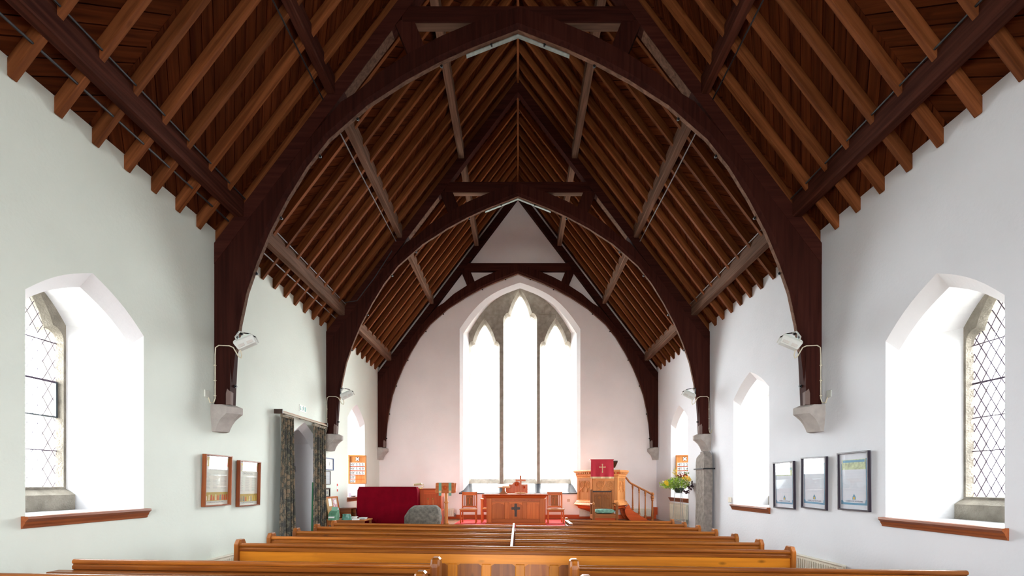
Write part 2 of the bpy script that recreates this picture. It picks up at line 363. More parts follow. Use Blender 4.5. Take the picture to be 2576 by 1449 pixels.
# ------------------------------------------------------------------ roof: boarding, rafters, purlins
def roof_side(sx):
    phi = -TH if sx < 0 else math.pi + TH
    M = Matrix.Translation((sx*W, 0, ZP)) @ Matrix.Rotation(phi, 4, 'Y')
    zs = 1 if sx < 0 else -1
    name = 'ceiling_left' if sx < 0 else 'ceiling_right'
    def zbox(mb, x0, x1, y0, y1, za, zc):
        a, b = sorted((za*zs, zc*zs)); return mb.box(x0, x1, y0, y1, a, b)
    mb = zbox(MB(), -1.7, SLOPE+.02, YW-.9, YE+.9, .026, .09)
    slab = link(name, mesh_of(mb, name), None, M); slab.data.materials.append(plain('roof_felt', (.02, .012, .01), .9))
    tag(slab, 'dark timber roof slope on the %s with rafters and diagonal boarding' % ('left' if sx < 0 else 'right'), kind='structure')
    # diagonal boards, changing direction in the middle of each bay
    pw = .132; q = math.sqrt(.5)
    for b in range(3):
        y0 = TY[0]-BAY + b*BAY; y1 = y0+BAY
        for half in (0, 1):
            ya, yb = (y0, (y0+y1)/2) if half == 0 else ((y0+y1)/2, y1)
            if b == 2 and half == 1: yb = YE
            rect = [(0, ya+.001), (SLOPE, ya+.001), (SLOPE, yb-.001), (0, yb-.001)]
            d = (q, q) if half == 0 else (q, -q); nrm = (-d[1], d[0])
            ks = [nrm[0]*p[0]+nrm[1]*p[1] for p in rect]; k = math.floor(min(ks)/pw)
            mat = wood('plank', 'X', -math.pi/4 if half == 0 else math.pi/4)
            while k*pw < max(ks):
                a, c = k*pw+.005, (k+1)*pw-.005; k += 1
                strip = [(nrm[0]*a+d[0]*t, nrm[1]*a+d[1]*t) for t in (-40, 40)] + [(nrm[0]*c+d[0]*t, nrm[1]*c+d[1]*t) for t in (40, -40)]
                if area2(strip) < 0: strip = strip[::-1]
                pg = clip_convex(rect, strip)
                if len(pg) < 3 or abs(area2(pg)) < .002: continue
                dz = random.uniform(-.002, .002)
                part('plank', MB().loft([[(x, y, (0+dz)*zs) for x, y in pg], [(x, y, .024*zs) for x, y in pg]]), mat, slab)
    # common rafters, one shared mesh
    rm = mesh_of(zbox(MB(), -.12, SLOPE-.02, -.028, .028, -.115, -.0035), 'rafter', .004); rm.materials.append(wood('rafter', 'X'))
    y = 5.967 + .3663*20
    while y > 2.2:
        if y < 13.62:
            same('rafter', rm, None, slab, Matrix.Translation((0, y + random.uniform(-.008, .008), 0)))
        y -= .3663
    # purlins
    for xi, zi, w in ((3.61, 4.96, .12), (2.41, 6.58, .105), (1.12, 8.23, .12)):
        for b in range(3):
            ya = (TY[b-1]+TT if b else 2.2); yb = TY[b]
            sec = [(xi, zi+.012), (xi, zi+.235), (xi+w*.35, zi+.235), (xi+w, zi+.14), (xi+w, zi+.004), (xi+w-.004, zi), (xi+.012, zi)]
            mb = MB().prism([(sx*p[0], p[1]) for p in sec], 'Y', ya, yb)
            part('purlin', mb, wood('purlin' if b == 0 else 'purlinlit', 'Y'), slab, space='world')  # farther bays get the paler copy with the light in its colour
    return slab
RL = roof_side(-1); RRt = roof_side(1)
for b in range(3):
    ya = (TY[b-1]+TT if b else 2.2); yb = TY[b]
    part('ridge_board', MB().box(-.022, .022, ya, yb, 9.80, 9.96), wood('rafter', 'Y'), RL, space='world')

# ------------------------------------------------------------------ trusses
INNER = [(0, 7.47), (.654, 7.215), (1.068, 7.025), (1.482, 6.80), (1.996, 6.469), (2.509, 6.02), (2.80, 5.65), (3.06, 5.226), (3.29, 4.787), (3.462, 4.382), (3.60, 3.984), (3.69, 3.562), (3.743, 3.206), (3.788, 2.783), (3.80, 2.487)]
OUTER = [(0, 7.73), (.43, 7.59), (1.0, 7.35), (1.42, 7.13), (1.835, 6.862), (2.118, 6.61), (2.33, 6.48), (3.1, zb(3.1)-.42), (3.7, zb(3.7)-.42), (3.998, zb(4)-.42), (3.998, 4.2), (3.998, 3.6), (3.998, 3.1), (3.998, 2.8), (3.998, 2.487)]
NEAR = ['nearest', 'middle', 'farthest']
TL = ['dark timber arched roof truss nearest the viewer', 'dark timber arched roof truss in the middle of the nave', 'dark timber arched roof truss set against the east wall']
bolt_me = None
for ti, Y in enumerate(TY):
    t = thing('roof_truss', TL[ti], 'roof truss', (0, Y, 2.487), group='arched roof trusses')
    bm_ = mesh_of(MB().lathe([(.022, 0), (.022, .012), (.013, .014), (.013, .03)], 8), 'bolt'); bm_.materials.append(M_IRON)
    for sx in (-1, 1):
        P = lambda p: (sx*p[0], p[1])
        part('principal_rafter', MB().prism([P(p) for p in [(3.998, zb(4)-.18), (3.998, zb(4)-.46), (0, zb(0)-.46), (0, zb(0)-.18)]], 'Y', Y, Y+TT), wood('truss', 'X'), t, space='world')
        # arch brace with chamfered lower edge
        n = len(INNER); front = []
        for i, p in enumerate(INNER):
            a = INNER[max(i-1, 0)]; b = INNER[min(i+1, n-1)]; dx, dz = b[0]-a[0], b[1]-a[1]; l = math.hypot(dx, dz)
            nx, nz = -dz/l, dx/l
            k = .045 if i < n-2 else 0.0
            front.append((p[0]+nx*k if i else 0, p[1]+nz*k if i else p[1]+.05))
        rings = [[P(q) for q in front + OUTER[::-1]], [P(q) for q in INNER + OUTER[::-1]]]
        fl = [(Y+.004, 0), (Y+.045, 1), (Y+TT-.045, 1), (Y+TT-.004, 0)]
        part('arch_brace', MB().loft([[(q[0], yy, q[1]) for q in rings[r]] for yy, r in fl]), wood('truss', 'Z'), t, space='world')
        sof = [[(sx*x, yy, z-dz) for yy, dz in ((Y+.047, .001), (Y+TT-.047, .001), (Y+TT-.047, .006), (Y+.047, .006))] if i < 9 else [(sx*(x-dz), yy, z) for yy, dz in ((Y+.047, .001), (Y+TT-.047, .001), (Y+TT-.047, .006), (Y+.047, .006))] for i, (x, z) in enumerate(INNER[:-2])]
        part('added_lit_strip_arch', MB().loft(sof), wood('purlinlit', 'X'), t, space='world')  # added pale strip, light on the arch underside put into its colour
        if ti < 2:
            xa, xb = 1.66, 2.28; part('added_lit_strip_rafter', MB().loft([[(sx*x, yy, zb(x)-.46-dz) for yy, dz in ((Y+.012, .001), (Y+TT-.002, .001), (Y+TT-.002, .006), (Y+.012, .006))] for x in (xa, xb)]), wood('purlinlit', 'X'), t, space='world')  # added strip, its pale colour stands for light under the principal
            part('added_lit_strip_collar', MB().box(*sorted((sx*.42, sx*1.36)), Y+.018, Y+TT-.016, 7.524, 7.5295), wood('purlinlit', 'X'), t, space='world')  # added strip, its pale colour stands for light under the collar
        part('strut', MB().prism([P(p) for p in [(1.62, 7.52), (1.40, 7.63), (1.23, 7.21), (1.44, 7.09)]], 'Y', Y+.01, Y+TT-.01), wood('truss', 'Z'), t, space='world')
        # steel strap and bolts under the arch
        if ti < 2:
            (xa, za), (xb, zb_) = (0.0, 7.468), (.69, 7.197)
            part('steel_strap', MB().loft([[(sx*x, y, z+o) for x, z in ((xa, za), (xb, zb_))] + [(sx*x, y, z+o-.012) for x, z in ((xb, zb_), (xa, za))] for o, y in ((-.0065, Y+.10), (-.0065, Y+TT+.002))]), M_STEEL, t, space='world')
        for (i, f) in ((0, .55), (1, .9), (4, .3), (5, .5), (7, .5), (9, .3), (11, .3), (13, .1)):
            a, b = INNER[i], INNER[i+1]; x = a[0]+(b[0]-a[0])*f; z = a[1]+(b[1]-a[1])*f
            d = Vector((sx*(b[0]-a[0]), 0, b[1]-a[1])).normalized(); nrm = Vector((-sx*abs(d.z), 0, -abs(d.x)))
            q = Vector((0, 0, 1)).rotation_difference(nrm)
            same('bolt', bm_, None, t, Matrix.Translation((sx*x, TT/2+.03, z-2.487)) @ q.to_matrix().to_4x4())
        # chamfer stop at the foot of the brace
        cs = [(3.79, 2.49), (3.85, 2.49), (3.85, 2.64), (3.835, 2.70), (3.785, 2.65)]
        part('chamfer_stop', MB().prism([P((p[0]-.012, p[1])) for p in cs], 'Y', Y-.006, Y+.05), plain('stop_wood_grey', (.17, .115, .10), .8), t, space='world')
    part('collar_beam', MB().box(-1.53, 1.53, Y+.006, Y+TT-.006, 7.53, 7.75), wood('truss', 'X'), t, bevel=.012, space='world')
    # corbels
    for sx in (-1, 1):
        side = 'left' if sx < 0 else 'right'
        lv = [(2.485, .25, .27), (2.455, .318, .29), (2.37, .318, .29), (2.345, .285, .285), (2.29, .228, .27), (2.23, .19, .255), (2.17, .165, .24), (2.135, .155, .23)]
        if ti == 2: lv = [(z, p*.88, w*.9) for z, p, w in lv]
        yc = Y + TT/2
        rings = [[(sx*(W-p), yy, z) for p, yy in ((-.05, yc-w/2), (p_-.11, yc-w/2), (p_, yc-w/2+.11), (p_, yc+w/2-.11), (p_-.11, yc+w/2), (-.05, yc+w/2))] for z, p_, w in lv]
        solo('stone_corbel', MB().loft(rings), M_CORB, 'pale stone corbel in the %s wall under the %s truss' % (side, NEAR[ti]), 'corbel', 'stone corbels', origin=(sx*W, Y, 2.135))

# electric floods and their cables on the legs of the two nearer trusses
for ti in (0, 1):
    for sx in (-1, 1):
        side = 'left' if sx < 0 else 'right'; Y = TY[ti]
        cx = 3.57; t = thing('floodlight', 'white box floodlight on the %s leg of the %s truss' % (side, NEAR[ti]), 'floodlight', (sx*3.70, Y, 3.40), group='floodlights on the trusses')
        part('mounting_plate', MB().box(*sorted((sx*3.716, sx*3.70)), Y+.02, Y+.05, 3.30, 3.45), M_IRON, t, space='world')
        part('arm', MB().tube([(sx*3.705, Y+.03, 3.435), (sx*3.60, Y-.02, 3.428), (sx*3.50, Y-.06, 3.405), (sx*3.40, Y-.10, 3.35)], .0075), M_IRON, t, space='world')
        tilt = Matrix.Translation((sx*3.545, Y-.06, 3.285)) @ Matrix.Rotation(sx*R(30), 4, 'Y') @ Matrix.Rotation(sx*R(-14), 4, 'Z') @ Matrix.Rotation(R(14), 4, 'X')
        h = MB().loft([[(-.135,-.085,-.065),(.135,-.085,-.065),(.135,.085,-.065),(-.135,.085,-.065)], [(-.15,-.095,.045),(.15,-.095,.045),(.15,.095,.045),(-.15,.095,.045)], [(-.135,-.08,.075),(.135,-.08,.075),(.135,.08,.075),(-.135,.08,.075)]])
        tilt = tilt @ Matrix.Scale(.86, 4)
        part('housing', h.xf(tilt), M_WHITE, t, bevel=.004, space='world')
        part('front_glass', MB().box(-.12, .12, -.07, .07, .076, .082).xf(tilt), plain('greenish_lamp_glass', (.45, .66, .58), .15), t, space='world')
        for k in (-1, 1):
            part('vent', MB().box(k*.065-.045, k*.065+.045, -.098, -.092, -.045, -.005).xf(tilt), plain('vent_grey', (.55, .52, .48), .6), t, space='world')
        part('yoke', MB().tube([(sx*3.60, Y-.02, 3.43), (sx*3.605, Y-.10, 3.42), (sx*3.62, Y-.165, 3.33), (sx*3.60, Y-.17, 3.29)], .010), M_WHITE, t, space='world')
        part('yoke', MB().tube([(sx*3.50, Y-.06, 3.405), (sx*3.42, Y-.05, 3.36), (sx*3.40, Y-.02, 3.30)], .009), M_WHITE, t, space='world')
        pth = [(sx*3.60, Y-.09, 3.19), (sx*3.605, Y-.05, 3.13), (sx*3.63, Y-.02, 3.10), (sx*3.67, Y-.008, 3.12), (sx*3.74, Y-.008, 3.24), (sx*3.79, Y-.008, 3.262), (sx*3.93, Y-.008, 3.268), (sx*3.972, Y-.008, 3.24), (sx*3.978, Y-.008, 3.15), (sx*3.978, Y-.008, 2.57), (sx*3.985, Y-.03, 2.51), (sx*3.99, Y-.09, 2.50), (sx*3.99, Y-.13, 2.57)]
        part('cable', MB().tube(pth, .0075, 6), M_CABLE, t, space='world')
        for z in (2.6, 2.8, 3.0): part('cable_clip', MB().box(*sorted((sx*3.965, sx*3.992)), Y-.02, Y-.002, z, z+.012), M_CABLE, t, space='world')
        if ti == 0:
            solo('socket_plate', MB().box(*sorted((sx*3.985, sx*3.9995)), Y-.20, Y-.11, 2.56, 2.65), M_WHITE if sx > 0 else plain('plate_ivory', (.72, .74, .66), .5), 'small square socket plate on the %s wall beside the nearest corbel' % side, 'socket', 'wall socket plates', bevel=.003, origin=(sx*4.0, Y-.15, 2.56))
# conduits along the purlins
def conduit(pts, r, mat, label):
    solo('conduit', MB().tube(pts, r, 6), mat, label, 'conduit', 'electric conduits along the purlins', origin=pts[0])
conduit([(-3.80, 2.5, 4.90), (-3.80, TY[0]-.01, 4.90)], .011, M_BLACKC, 'black conduit below the lower left purlin in the nearest bay')
conduit([(-3.585, 2.5, 5.19), (-3.585, TY[0]-.01, 5.19)], .010, M_BLACKC, 'black conduit above the lower left purlin in the nearest bay')
conduit([(3.585, 2.5, 5.19), (3.585, TY[0]-.01, 5.19)], .010, M_BLACKC, 'black conduit above the lower right purlin in the nearest bay')
conduit([(-2.56, 2.5, 6.50), (-2.56, TY[0]-.01, 6.50)], .010, M_BLACKC, 'black conduit below the middle left purlin in the nearest bay')
conduit([(2.56, 2.5, 6.50), (2.56, TY[0]-.01, 6.50)], .010, M_BLACKC, 'black conduit below the middle right purlin in the nearest bay')
conduit([(-3.80, TY[0]+TT, 4.90), (-3.80, TY[1]-.01, 4.90)], .010, M_GREYC, 'grey conduit below the lower left purlin in the middle bay')
conduit([(-3.585, TY[0]+TT, 5.19), (-3.585, TY[1]-.01, 5.19)], .009, M_GREYC, 'grey conduit above the lower left purlin in the middle bay')
conduit([(3.585, TY[0]+TT, 5.19), (3.585, TY[1]-.01, 5.19)], .009, M_GREYC, 'grey conduit above the lower right purlin in the middle bay')
conduit([(-2.56, TY[0]+TT, 6.50), (-2.56, 8.0, 6.50), (-2.54, TY[1]-.01, 6.50)], .010, M_GREYC, 'grey conduit below the middle left purlin in the middle bay')
conduit([(2.56, TY[0]+TT, 6.50), (2.56, 8.0, 6.50), (2.54, TY[1]-.01, 6.50)], .010, M_GREYC, 'grey conduit below the middle right purlin in the middle bay')
conduit([(-3.62, TY[1]-.012, 5.22), (-3.35, TY[1]-.012, 5.26), (-3.0, TY[1]-.012, 5.72), (-2.62, TY[1]-.012, 6.3)], .009, M_BLACKC, 'black cable climbing the left rafter of the middle truss')

# ------------------------------------------------------------------ windows
wn = 0
def side_window(side, idx):
    global wn; wn += 1
    sx = -1 if side == 'L' else 1; c, hw, z0, zs, za = WIN[(side, idx)]
    w = link('window_%d' % wn, None, None, Matrix.Translation((sx*(W+.6), c, z0))); tag(w, 'deep splayed pointed window with leaded diamond panes', kind='structure')
    F = lambda d: (lambda p: (sx*(W+d), p[0], p[1]))
    zg = z0+.232
    gl = light_outline(c, .325, .205, zg, 2.885, 2.99, 3.37)
    gf = light_outline(c, .345, .235, zg, 2.90, 3.02, 3.41)
    back = pointed(c, .372, z0, 3.062, 3.422)
    mb = MB(); wall_face(mb, back, [gf], F(.60)); wall_face(mb, back, [gl], F(.80))
    mb.loft([[F(.60)(p) for p in gf], [F(.66)(p) for p in gl], [F(.80)(p) for p in gl]], True, False)
    part('stone_surround', mb, M_STONE, w, space='world')
    # stone sill block with sloping top
    mb = MB().prism([(sx*(W+.52), z0-.02), (sx*(W+.52), z0+.155), (sx*(W+.62), zg-.006), (sx*(W+.68), zg+.004), (sx*(W+.68), z0-.02)], 'Y', c-.385, c+.385)
    part('stone_sill', mb, M_STONE, w, space='world')
    # timber sill board with moulded nose
    a, b = c-hw-.035, c+hw+.035
    prof = [(sx*(W+.62), z0), (sx*(W-.055), z0), (sx*(W-.06), z0-.02), (sx*(W-.035), z0-.045), (sx*(W-.03), z0-.062), (sx*(W-.018), z0-.078), (sx*(W-.015), z0-.095), (sx*(W+.0), z0-.10)]
    nose = MB().prism([(sx*(W+.0), z0+.002)] + [(p[0], p[1]) for p in prof[1:]], 'Y', a, b)
    part('sill_board', nose, wood('sill', 'Y'), w, space='world')
    part('sill_top', MB().box(*sorted((sx*(W-.001), sx*(W+.62))), c-hw+.0, c+hw-.0, z0-.02, z0+.003), plain('sill_paint', (.74, .75, .77), .4), w, space='world')
    # leaded glass
    DW, DH = .10, .177; gx = W+.668
    lead = MB()
    if idx in (0,):
        k = 0
        zc0 = zg
        for i in range(-5, 6):
            for j in range(-1, 24):
                if (i + j) % 2: continue
                cy_, cz_ = c+i*DW/2, zc0+j*DH/2
                dm = [(cy_-DW/2, cz_), (cy_, cz_-DH/2), (cy_+DW/2, cz_), (cy_, cz_+DH/2)]
                if area2(dm) < 0: dm = dm[::-1]
                pg = clip_convex(gl, dm)
                if len(pg) < 3 or abs(area2(pg)) < .0004: continue
                part('pane', MB().loft([[F(.666)(p) for p in pg], [F(.670)(p) for p in pg]]), glass_mat(), w, space='world')
    else:
        mb = MB(); wall_face(mb, gl, [], F(.668)); part('pane', mb, glass_mat(), w, space='world')
    L_ = math.hypot(DW, DH)
    for sgn in (-1, 1):
        for m in range(-40, 60):
            p0 = (c + m*DW, zg); p1 = (c + m*DW + sgn*DW*12, zg+DH*12)
            for ta, tb in seg_in_poly(p0, p1, gl):
                A = Vector(F(.668)((p0[0]+(p1[0]-p0[0])*ta, p0[1]+(p1[1]-p0[1])*ta))); B = Vector(F(.668)((p0[0]+(p1[0]-p0[0])*tb, p0[1]+(p1[1]-p0[1])*tb)))
                if (A-B).length > .01: lead.tube([A, B], .0057 if sx > 0 else .0032, 4)
    part('lead_lattice', lead, M_LEAD, w, space='world')
    for zbar, rr in ((1.78, .006), (2.12, .006), (2.47, .011), (2.86, .006)):
        for ta, tb in seg_in_poly((c-1, zbar), (c+1, zbar), gl):
            part('saddle_bar', MB().tube([F(.655)((c-1+2*ta, zbar)), F(.655)((c-1+2*tb, zbar))], rr, 6), M_LEAD, w, space='world')
    if side == 'L' and idx == 0:   # small opening casement
        fr = MB()
        for za_, zb_ in ((2.12, 2.47),):
            fr.box(*sorted((sx*(W+.64), sx*(W+.665))), c+.306, c+.325, za_, zb_)
            fr.box(*sorted((sx*(W+.64), sx*(W+.665))), c-.325, c-.306, za_, zb_); fr.box(*sorted((sx*(W+.64), sx*(W+.665))), c-.3255, c+.3255, za_-.008, za_+.006)
        part('casement_frame', fr, plain('casement_iron', (.10, .12, .14), .5, metal=.3), w, space='world')
    portal((sx*(W+.9), c, 2.4), (0, R(90)*(1 if sx > 0 else -1), 0), 2.2, .9)
    return w
for s, k in (('L', 0), ('L', 2), ('R', 0), ('R', 1), ('R', 2)): side_window(s, k)

# east window
wn += 1
wE = link('window_%d' % wn, None, None, Matrix.Translation((EC, YE+.5, 1.45))); tag(wE, 'tall three light east window in a stone surround', kind='structure')
LIGHTS = [(-1.008, .408, .28, 1.594, 5.53, 5.66, 6.286), (.066, .452, .285, 1.594, 6.334, 6.51, 7.17), (1.128, .42, .28, 1.594, 5.53, 5.66, 6.286)]
gl = [light_outline(*l) for l in LIGHTS]
gf = [light_outline(c, a+.052, cw+.065, z0-.14, zsh+.02, zc+.06, za+.12) for c, a, cw, z0, zsh, zc, za in LIGHTS]
back = ew(1.535, 1.44, 5.955, 7.34)
mb = MB(); wall_face(mb, back, gf, lambda p: (p[0], YE+.5, p[1])); wall_face(mb, back, gl, lambda p: (p[0], YE+.84, p[1]))
for a, b in zip(gf, gl): mb.loft([[(x, YE+.5, z) for x, z in a], [(x, YE+.64, z) for x, z in b], [(x, YE+.84, z) for x, z in b]], True, False)
part('stone_surround', mb, M_STONE, wE, space='world')
jm = MB()   # masonry joints in the spandrels
for (a, b) in (((-.72, 6.50), (-.72, 6.78)), ((-.98, 6.50), (-.38, 6.50)), ((.62, 6.52), (1.10, 6.52)), ((.80, 6.5), (.80, 6.78)), ((-1.4, 6.02), (-1.32, 6.02)), ((-1.008, 6.42), (-1.008, 6.50)), ((1.128, 6.42), (1.128, 6.52))):
    jm.box(min(a[0], b[0])-.006, max(a[0], b[0])+.006, YE+.497, YE+.502, min(a[1], b[1])-.006, max(a[1], b[1])+.006)
part('mortar_joints', jm, plain('mortar_dark', (.20, .17, .13), .95), wE, space='world')
for i, g in enumerate(gl):
    mb = MB(); wall_face(mb, g, [], lambda p: (p[0], YE+.70, p[1])); part('pane', mb, glass_mat(), wE, space='world')
    c, a, cw, z0, zsh, zc, za = LIGHTS[i]; lead = MB(); DW, DH = .136, .23
    for sgn in (-1, 1):
        for m in range(-60, 80):
            p0 = (c+m*DW, z0); p1 = (c+m*DW+sgn*DW*26, z0+DH*26)
            for ta, tb in seg_in_poly(p0, p1, g):
                A = Vector((p0[0]+(p1[0]-p0[0])*ta, YE+.70, p0[1]+(p1[1]-p0[1])*ta)); B = Vector((p0[0]+(p1[0]-p0[0])*tb, YE+.70, p0[1]+(p1[1]-p0[1])*tb))
                if (A-B).length > .02: lead.tube([A, B], .003, 4)
    part('lead_lattice', lead, M_LEAD, wE, space='world')
    for zbar in (2.45, 3.3, 4.18, 5.0):
        part('saddle_bar', MB().tube([(c-a, YE+.69, zbar), (c+a, YE+.69, zbar)], .004, 6), M_LEAD, wE, space='world')
# sloping slate sill
mb = MB().loft([[(-1.76+EC, YE-.045, 1.155), (1.72, YE-.045, 1.155), (1.72, YE-.045, 1.19), (-1.76+EC, YE-.045, 1.19)],
                [(-1.74+EC, YE+.002, 1.17), (1.70, YE+.002, 1.17), (1.70, YE+.002, 1.205), (-1.74+EC, YE+.002, 1.205)],
                [(-1.55+EC, YE+.50, 1.41), (1.55+EC, YE+.50, 1.41), (1.55+EC, YE+.50, 1.452), (-1.55+EC, YE+.50, 1.452)]])
part('slate_sill', mb, M_SLATE, wE, space='world', label='black polished slate sill')
portal((EC, YE+.9, 4.3), (R(-90), 0, 0), 3.1, 5.9)

# ------------------------------------------------------------------ pews
END = [(-.035, 0), (-.035, .772), (.0, .822), (.085, .822), (.118, .772), (.135, .52), (.36, .45), (.40, .40), (.40, 0)]
def pew(x0, x1, y, label, endl='cap', endr='cap', panels=False, ledge=False, group='pine pews'):
    xc = (x0+x1)/2; t = thing('pew', label, 'pew', (xc, y, -TILT*xc), (0, TILT, 0), group)
    a, b = x0-xc, x1-xc
    oc = [(.022*math.cos(k*math.pi/5)+.004, .764+.022*math.sin(k*math.pi/5)) for k in range(10)]
    part('top_rail', MB().prism(oc, 'X', a, b), wood('pew', 'X'), t, smooth=True)
    part('moulding', MB().prism([(-.004, .698), (-.014, .704), (-.016, .728), (-.004, .742), (.022, .742), (.022, .698)], 'X', a, b), wood('pew', 'X'), t)
    part('back_board', MB().box(a, b, -.002, .022, .598, .6965), wood('pewlight' if panels else 'pew', 'X'), t)
    if panels:
        n0 = math.floor((a)/.358); p = -.70 - xc
        part('bottom_rail', MB().box(a, b, -.002, .022, .06, .16), wood('pewlight', 'X'), t)
        k = math.ceil((a - p)/.358)
        xs = []
        x = p + k*.358
        while x < b: xs.append(x); x += .358
        edges = [a] + xs + [b]
        for x in xs: part('stile', MB().box(x-.052, x+.052, -.002, .022, .161, .597), wood('pewlight', 'Z'), t, bevel=.008)
        for i in range(len(edges)-1):
            u, v = edges[i]+.052, edges[i+1]-.052
            if v-u < .04: continue
            part('panel', MB().prism([(u-.004, .15), (v+.004, .15), (v+.004, .57), (v-.035, .602), (u+.035, .602), (u-.004, .57)], 'Y', .010, .018), wood('pew', 'Z'), t)
            for (p0, p1, p2) in (((u-.006, .602), (u+.04, .602), (u-.006, .572)), ((v+.006, .602), (v-.04, .602), (v+.006, .572))):
                part('corner_stop', MB().prism([p0, p1, p2], 'Y', .0, .0095), wood('pewlight', 'X'), t)
    else:
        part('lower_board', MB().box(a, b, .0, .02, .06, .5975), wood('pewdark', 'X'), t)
    part('seat', MB().box(a, b, .021, .37, .37, .40), wood('pew', 'X'), t, bevel=.006)
    if ledge:
        part('book_ledge', MB().box(a-.12, b-.0, -.115, -.003, .673, .6965), wood('pew', 'X'), t, bevel=.006)
        for x in (a+.2, b-.2): part('ledge_bracket', MB().prism([(-.003, .672), (-.10, .672), (-.003, .55)], 'X', x, x+.03), wood('pewdark', 'Z'), t)
    for kind, x, s in ((endl, a, -1), (endr, b, 1)):
        if kind == 'cap':
            xx = sorted((x, x+s*.05)); part('pew_end', MB().prism(END, 'X', *xx), wood('pew', 'Z'), t, bevel=.006)
        elif kind == 'post':
            xx = sorted((x, x+s*.075)); part('pew_end', MB().prism([(-.05, 0), (-.05, .775), (-.015, .835), (.075, .835), (.11, .775), (.12, .52), (.36, .45), (.40, .40), (.40, 0)], 'X', *xx), wood('pew', 'Z'), t, bevel=.016)
    return t
ORD = ['first', 'second', 'third', 'fourth', 'fifth', 'sixth', 'seventh']
ROW = .65; Y0 = 5.05
for k in range(5):
    y = Y0 + ROW*k
    nm = 'rearmost row' if k == 0 else '%s row from the back' % ORD[k]
    if k == 0:
        pew(-2.95, 2.87, y, 'long pine pew with a panelled back at the rear of the front block', 'cap', 'cap', panels=True, group='pews in the front block'); continue
    pew(-2.95, -.096, y, 'pine pew in the left half of the front block, %s' % nm, 'cap', None, panels=(k == 0), group='pews in the front block')
    pew(-.044, 2.87, y, 'pine pew in the right half of the front block, %s' % nm, None, 'cap', panels=(k == 0), group='pews in the front block')
for k in (5, 6):
    pew(.93, 2.87, Y0+ROW*k, 'short pine pew at the right front, %s' % ('farthest from the viewer' if k == 6 else 'second farthest from the viewer'), 'cap' if k == 6 else None, 'cap', group='pews in the front block')
pew(-3.66, -.725, 3.92, 'dark varnished pew at lower left with a book ledge on its back', None, 'post', ledge=True, group='pews behind the cross aisle')
pew(.49, 3.68, 3.92, 'dark varnished pew at lower right ending short of the wall', 'post', None, group='pews behind the cross aisle')
pew(-3.66, -.725, 3.30, 'pew cut by the bottom edge at lower left', None, 'post', ledge=False, group='pews behind the cross aisle')
pew(.49, 3.68, 3.22, 'pew at the bottom edge on the right showing only its end', 'post', None, group='pews behind the cross aisle')
t = thing('pew_partition', 'low wooden partition between the left and right halves of the front pews', 'partition', (-.07, Y0, .001))
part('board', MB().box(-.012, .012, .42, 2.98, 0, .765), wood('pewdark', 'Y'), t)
part('cap_rail', MB().box(-.016, .016, .03, 2.985, .7655, .786), wood('pew', 'Y'), t, bevel=.005)
t = thing('pew_screen', 'low railed screen beside the short pews at the right front', 'screen', (.90, 8.06, -TILT*.9))
part('board', MB().box(-.018, .018, .0, .82, .0, .70), wood('pewdark', 'Y'), t)
part('cap_rail', MB().box(-.028, .028, .0, .82, .765, .79), wood('pew', 'Y'), t, bevel=.005)
part('lower_rail', MB().box(-.024, .024, .0, .82, .7005, .72), wood('pew', 'Y'), t, bevel=.004)
for yy in (.0, .39, .765): part('upright', MB().box(-.016, .016, yy, yy+.05, .7205, .7645), wood('pewdark', 'Z'), t)

# ------------------------------------------------------------------ radiators
def radiator(loc, rotz, w, h, label, ribs=None):
    t = thing('radiator', label, 'radiator', loc, (0, 0, rotz), 'cream radiators')
    part('panel', MB().box(-w/2, w/2, -.055, -.035, .02, h-.02), M_CREAM, t, bevel=.004)
    part('back_panel', MB().box(-w/2, w/2, -.025, -.008, .02, h-.02), M_CREAM, t, bevel=.004)
    part('top_grille', MB().box(-w/2-.004, w/2+.004, -.066, -.006, h-.02, h), M_CREAM, t, bevel=.004)
    n = int(w/.05)
    rm = mesh_of(MB().box(-.012, .012, -.063, -.055, .05, h-.05), 'rib', .003); rm.materials.append(M_CREAM)
    for k in range(n): same('rib', rm, None, t, Matrix.Translation((-w/2+(k+.5)*w/n, 0, 0)))
    part('valve', MB().tube([(w/2+.03, -.04, 0), (w/2+.03, -.04, .10), (w/2+.005, -.04, .10)], .012, 8), M_STEEL, t)
    return t
radiator((3.998, 6.45, .10), R(-90), 1.3, .36, 'low cream radiator on the right wall beyond the rearmost front pew')
radiator((-3.998, 6.0, .12), R(90), 1.5, .36, 'low cream radiator on the left wall below the framed rolls')
radiator((3.998, 11.80, PZ+.06), R(-90), 1.2, .47, 'cream radiator under the far right window behind the flower stand')
radiator((-2.17, YE-.004, PZ+.05), 0, .66, .25, 'cream radiator on the east wall left of the slate sill')
radiator((2.2, YE-.004, PZ+.05), 0, .86, .25, 'cream radiator on the east wall behind the pulpit stem')
radiator((3.57, YE-.004, PZ+.05), 0, .52, .25, 'cream radiator on the east wall behind the pulpit stair')

# ------------------------------------------------------------------ communion table and what stands on it
TX, TYF, TZ = -.055, 11.54, PZ+.013
t = thing('communion_table', 'carved oak communion table with three panels and a dark cross', 'table', (TX, TYF, TZ))
H = 1.2-TZ
part('table_top', MB().prism([(-.03, H-.02), (-.03, H), (.60, H), (.60, H-.02), (.57, H-.03), (.0, H-.03)], 'X', -.79, .79), wood('oakred', 'X'), t, bevel=.004)
part('cornice', MB().loft([[(-.715, .025, H-.10), (.715, .025, H-.10), (.715, .55, H-.10), (-.715, .55, H-.10)], [(-.725, .01, H-.08), (.725, .01, H-.08), (.725, .56, H-.08), (-.725, .56, H-.08)], [(-.76, -.015, H-.031), (.76, -.015, H-.031), (.76, .58, H-.031), (-.76, .58, H-.031)]]), wood('oakred', 'X'), t)
part('carcass', MB().box(-.70, .70, .05, .54, .04, H-.10), wood('oak', 'Z'), t)
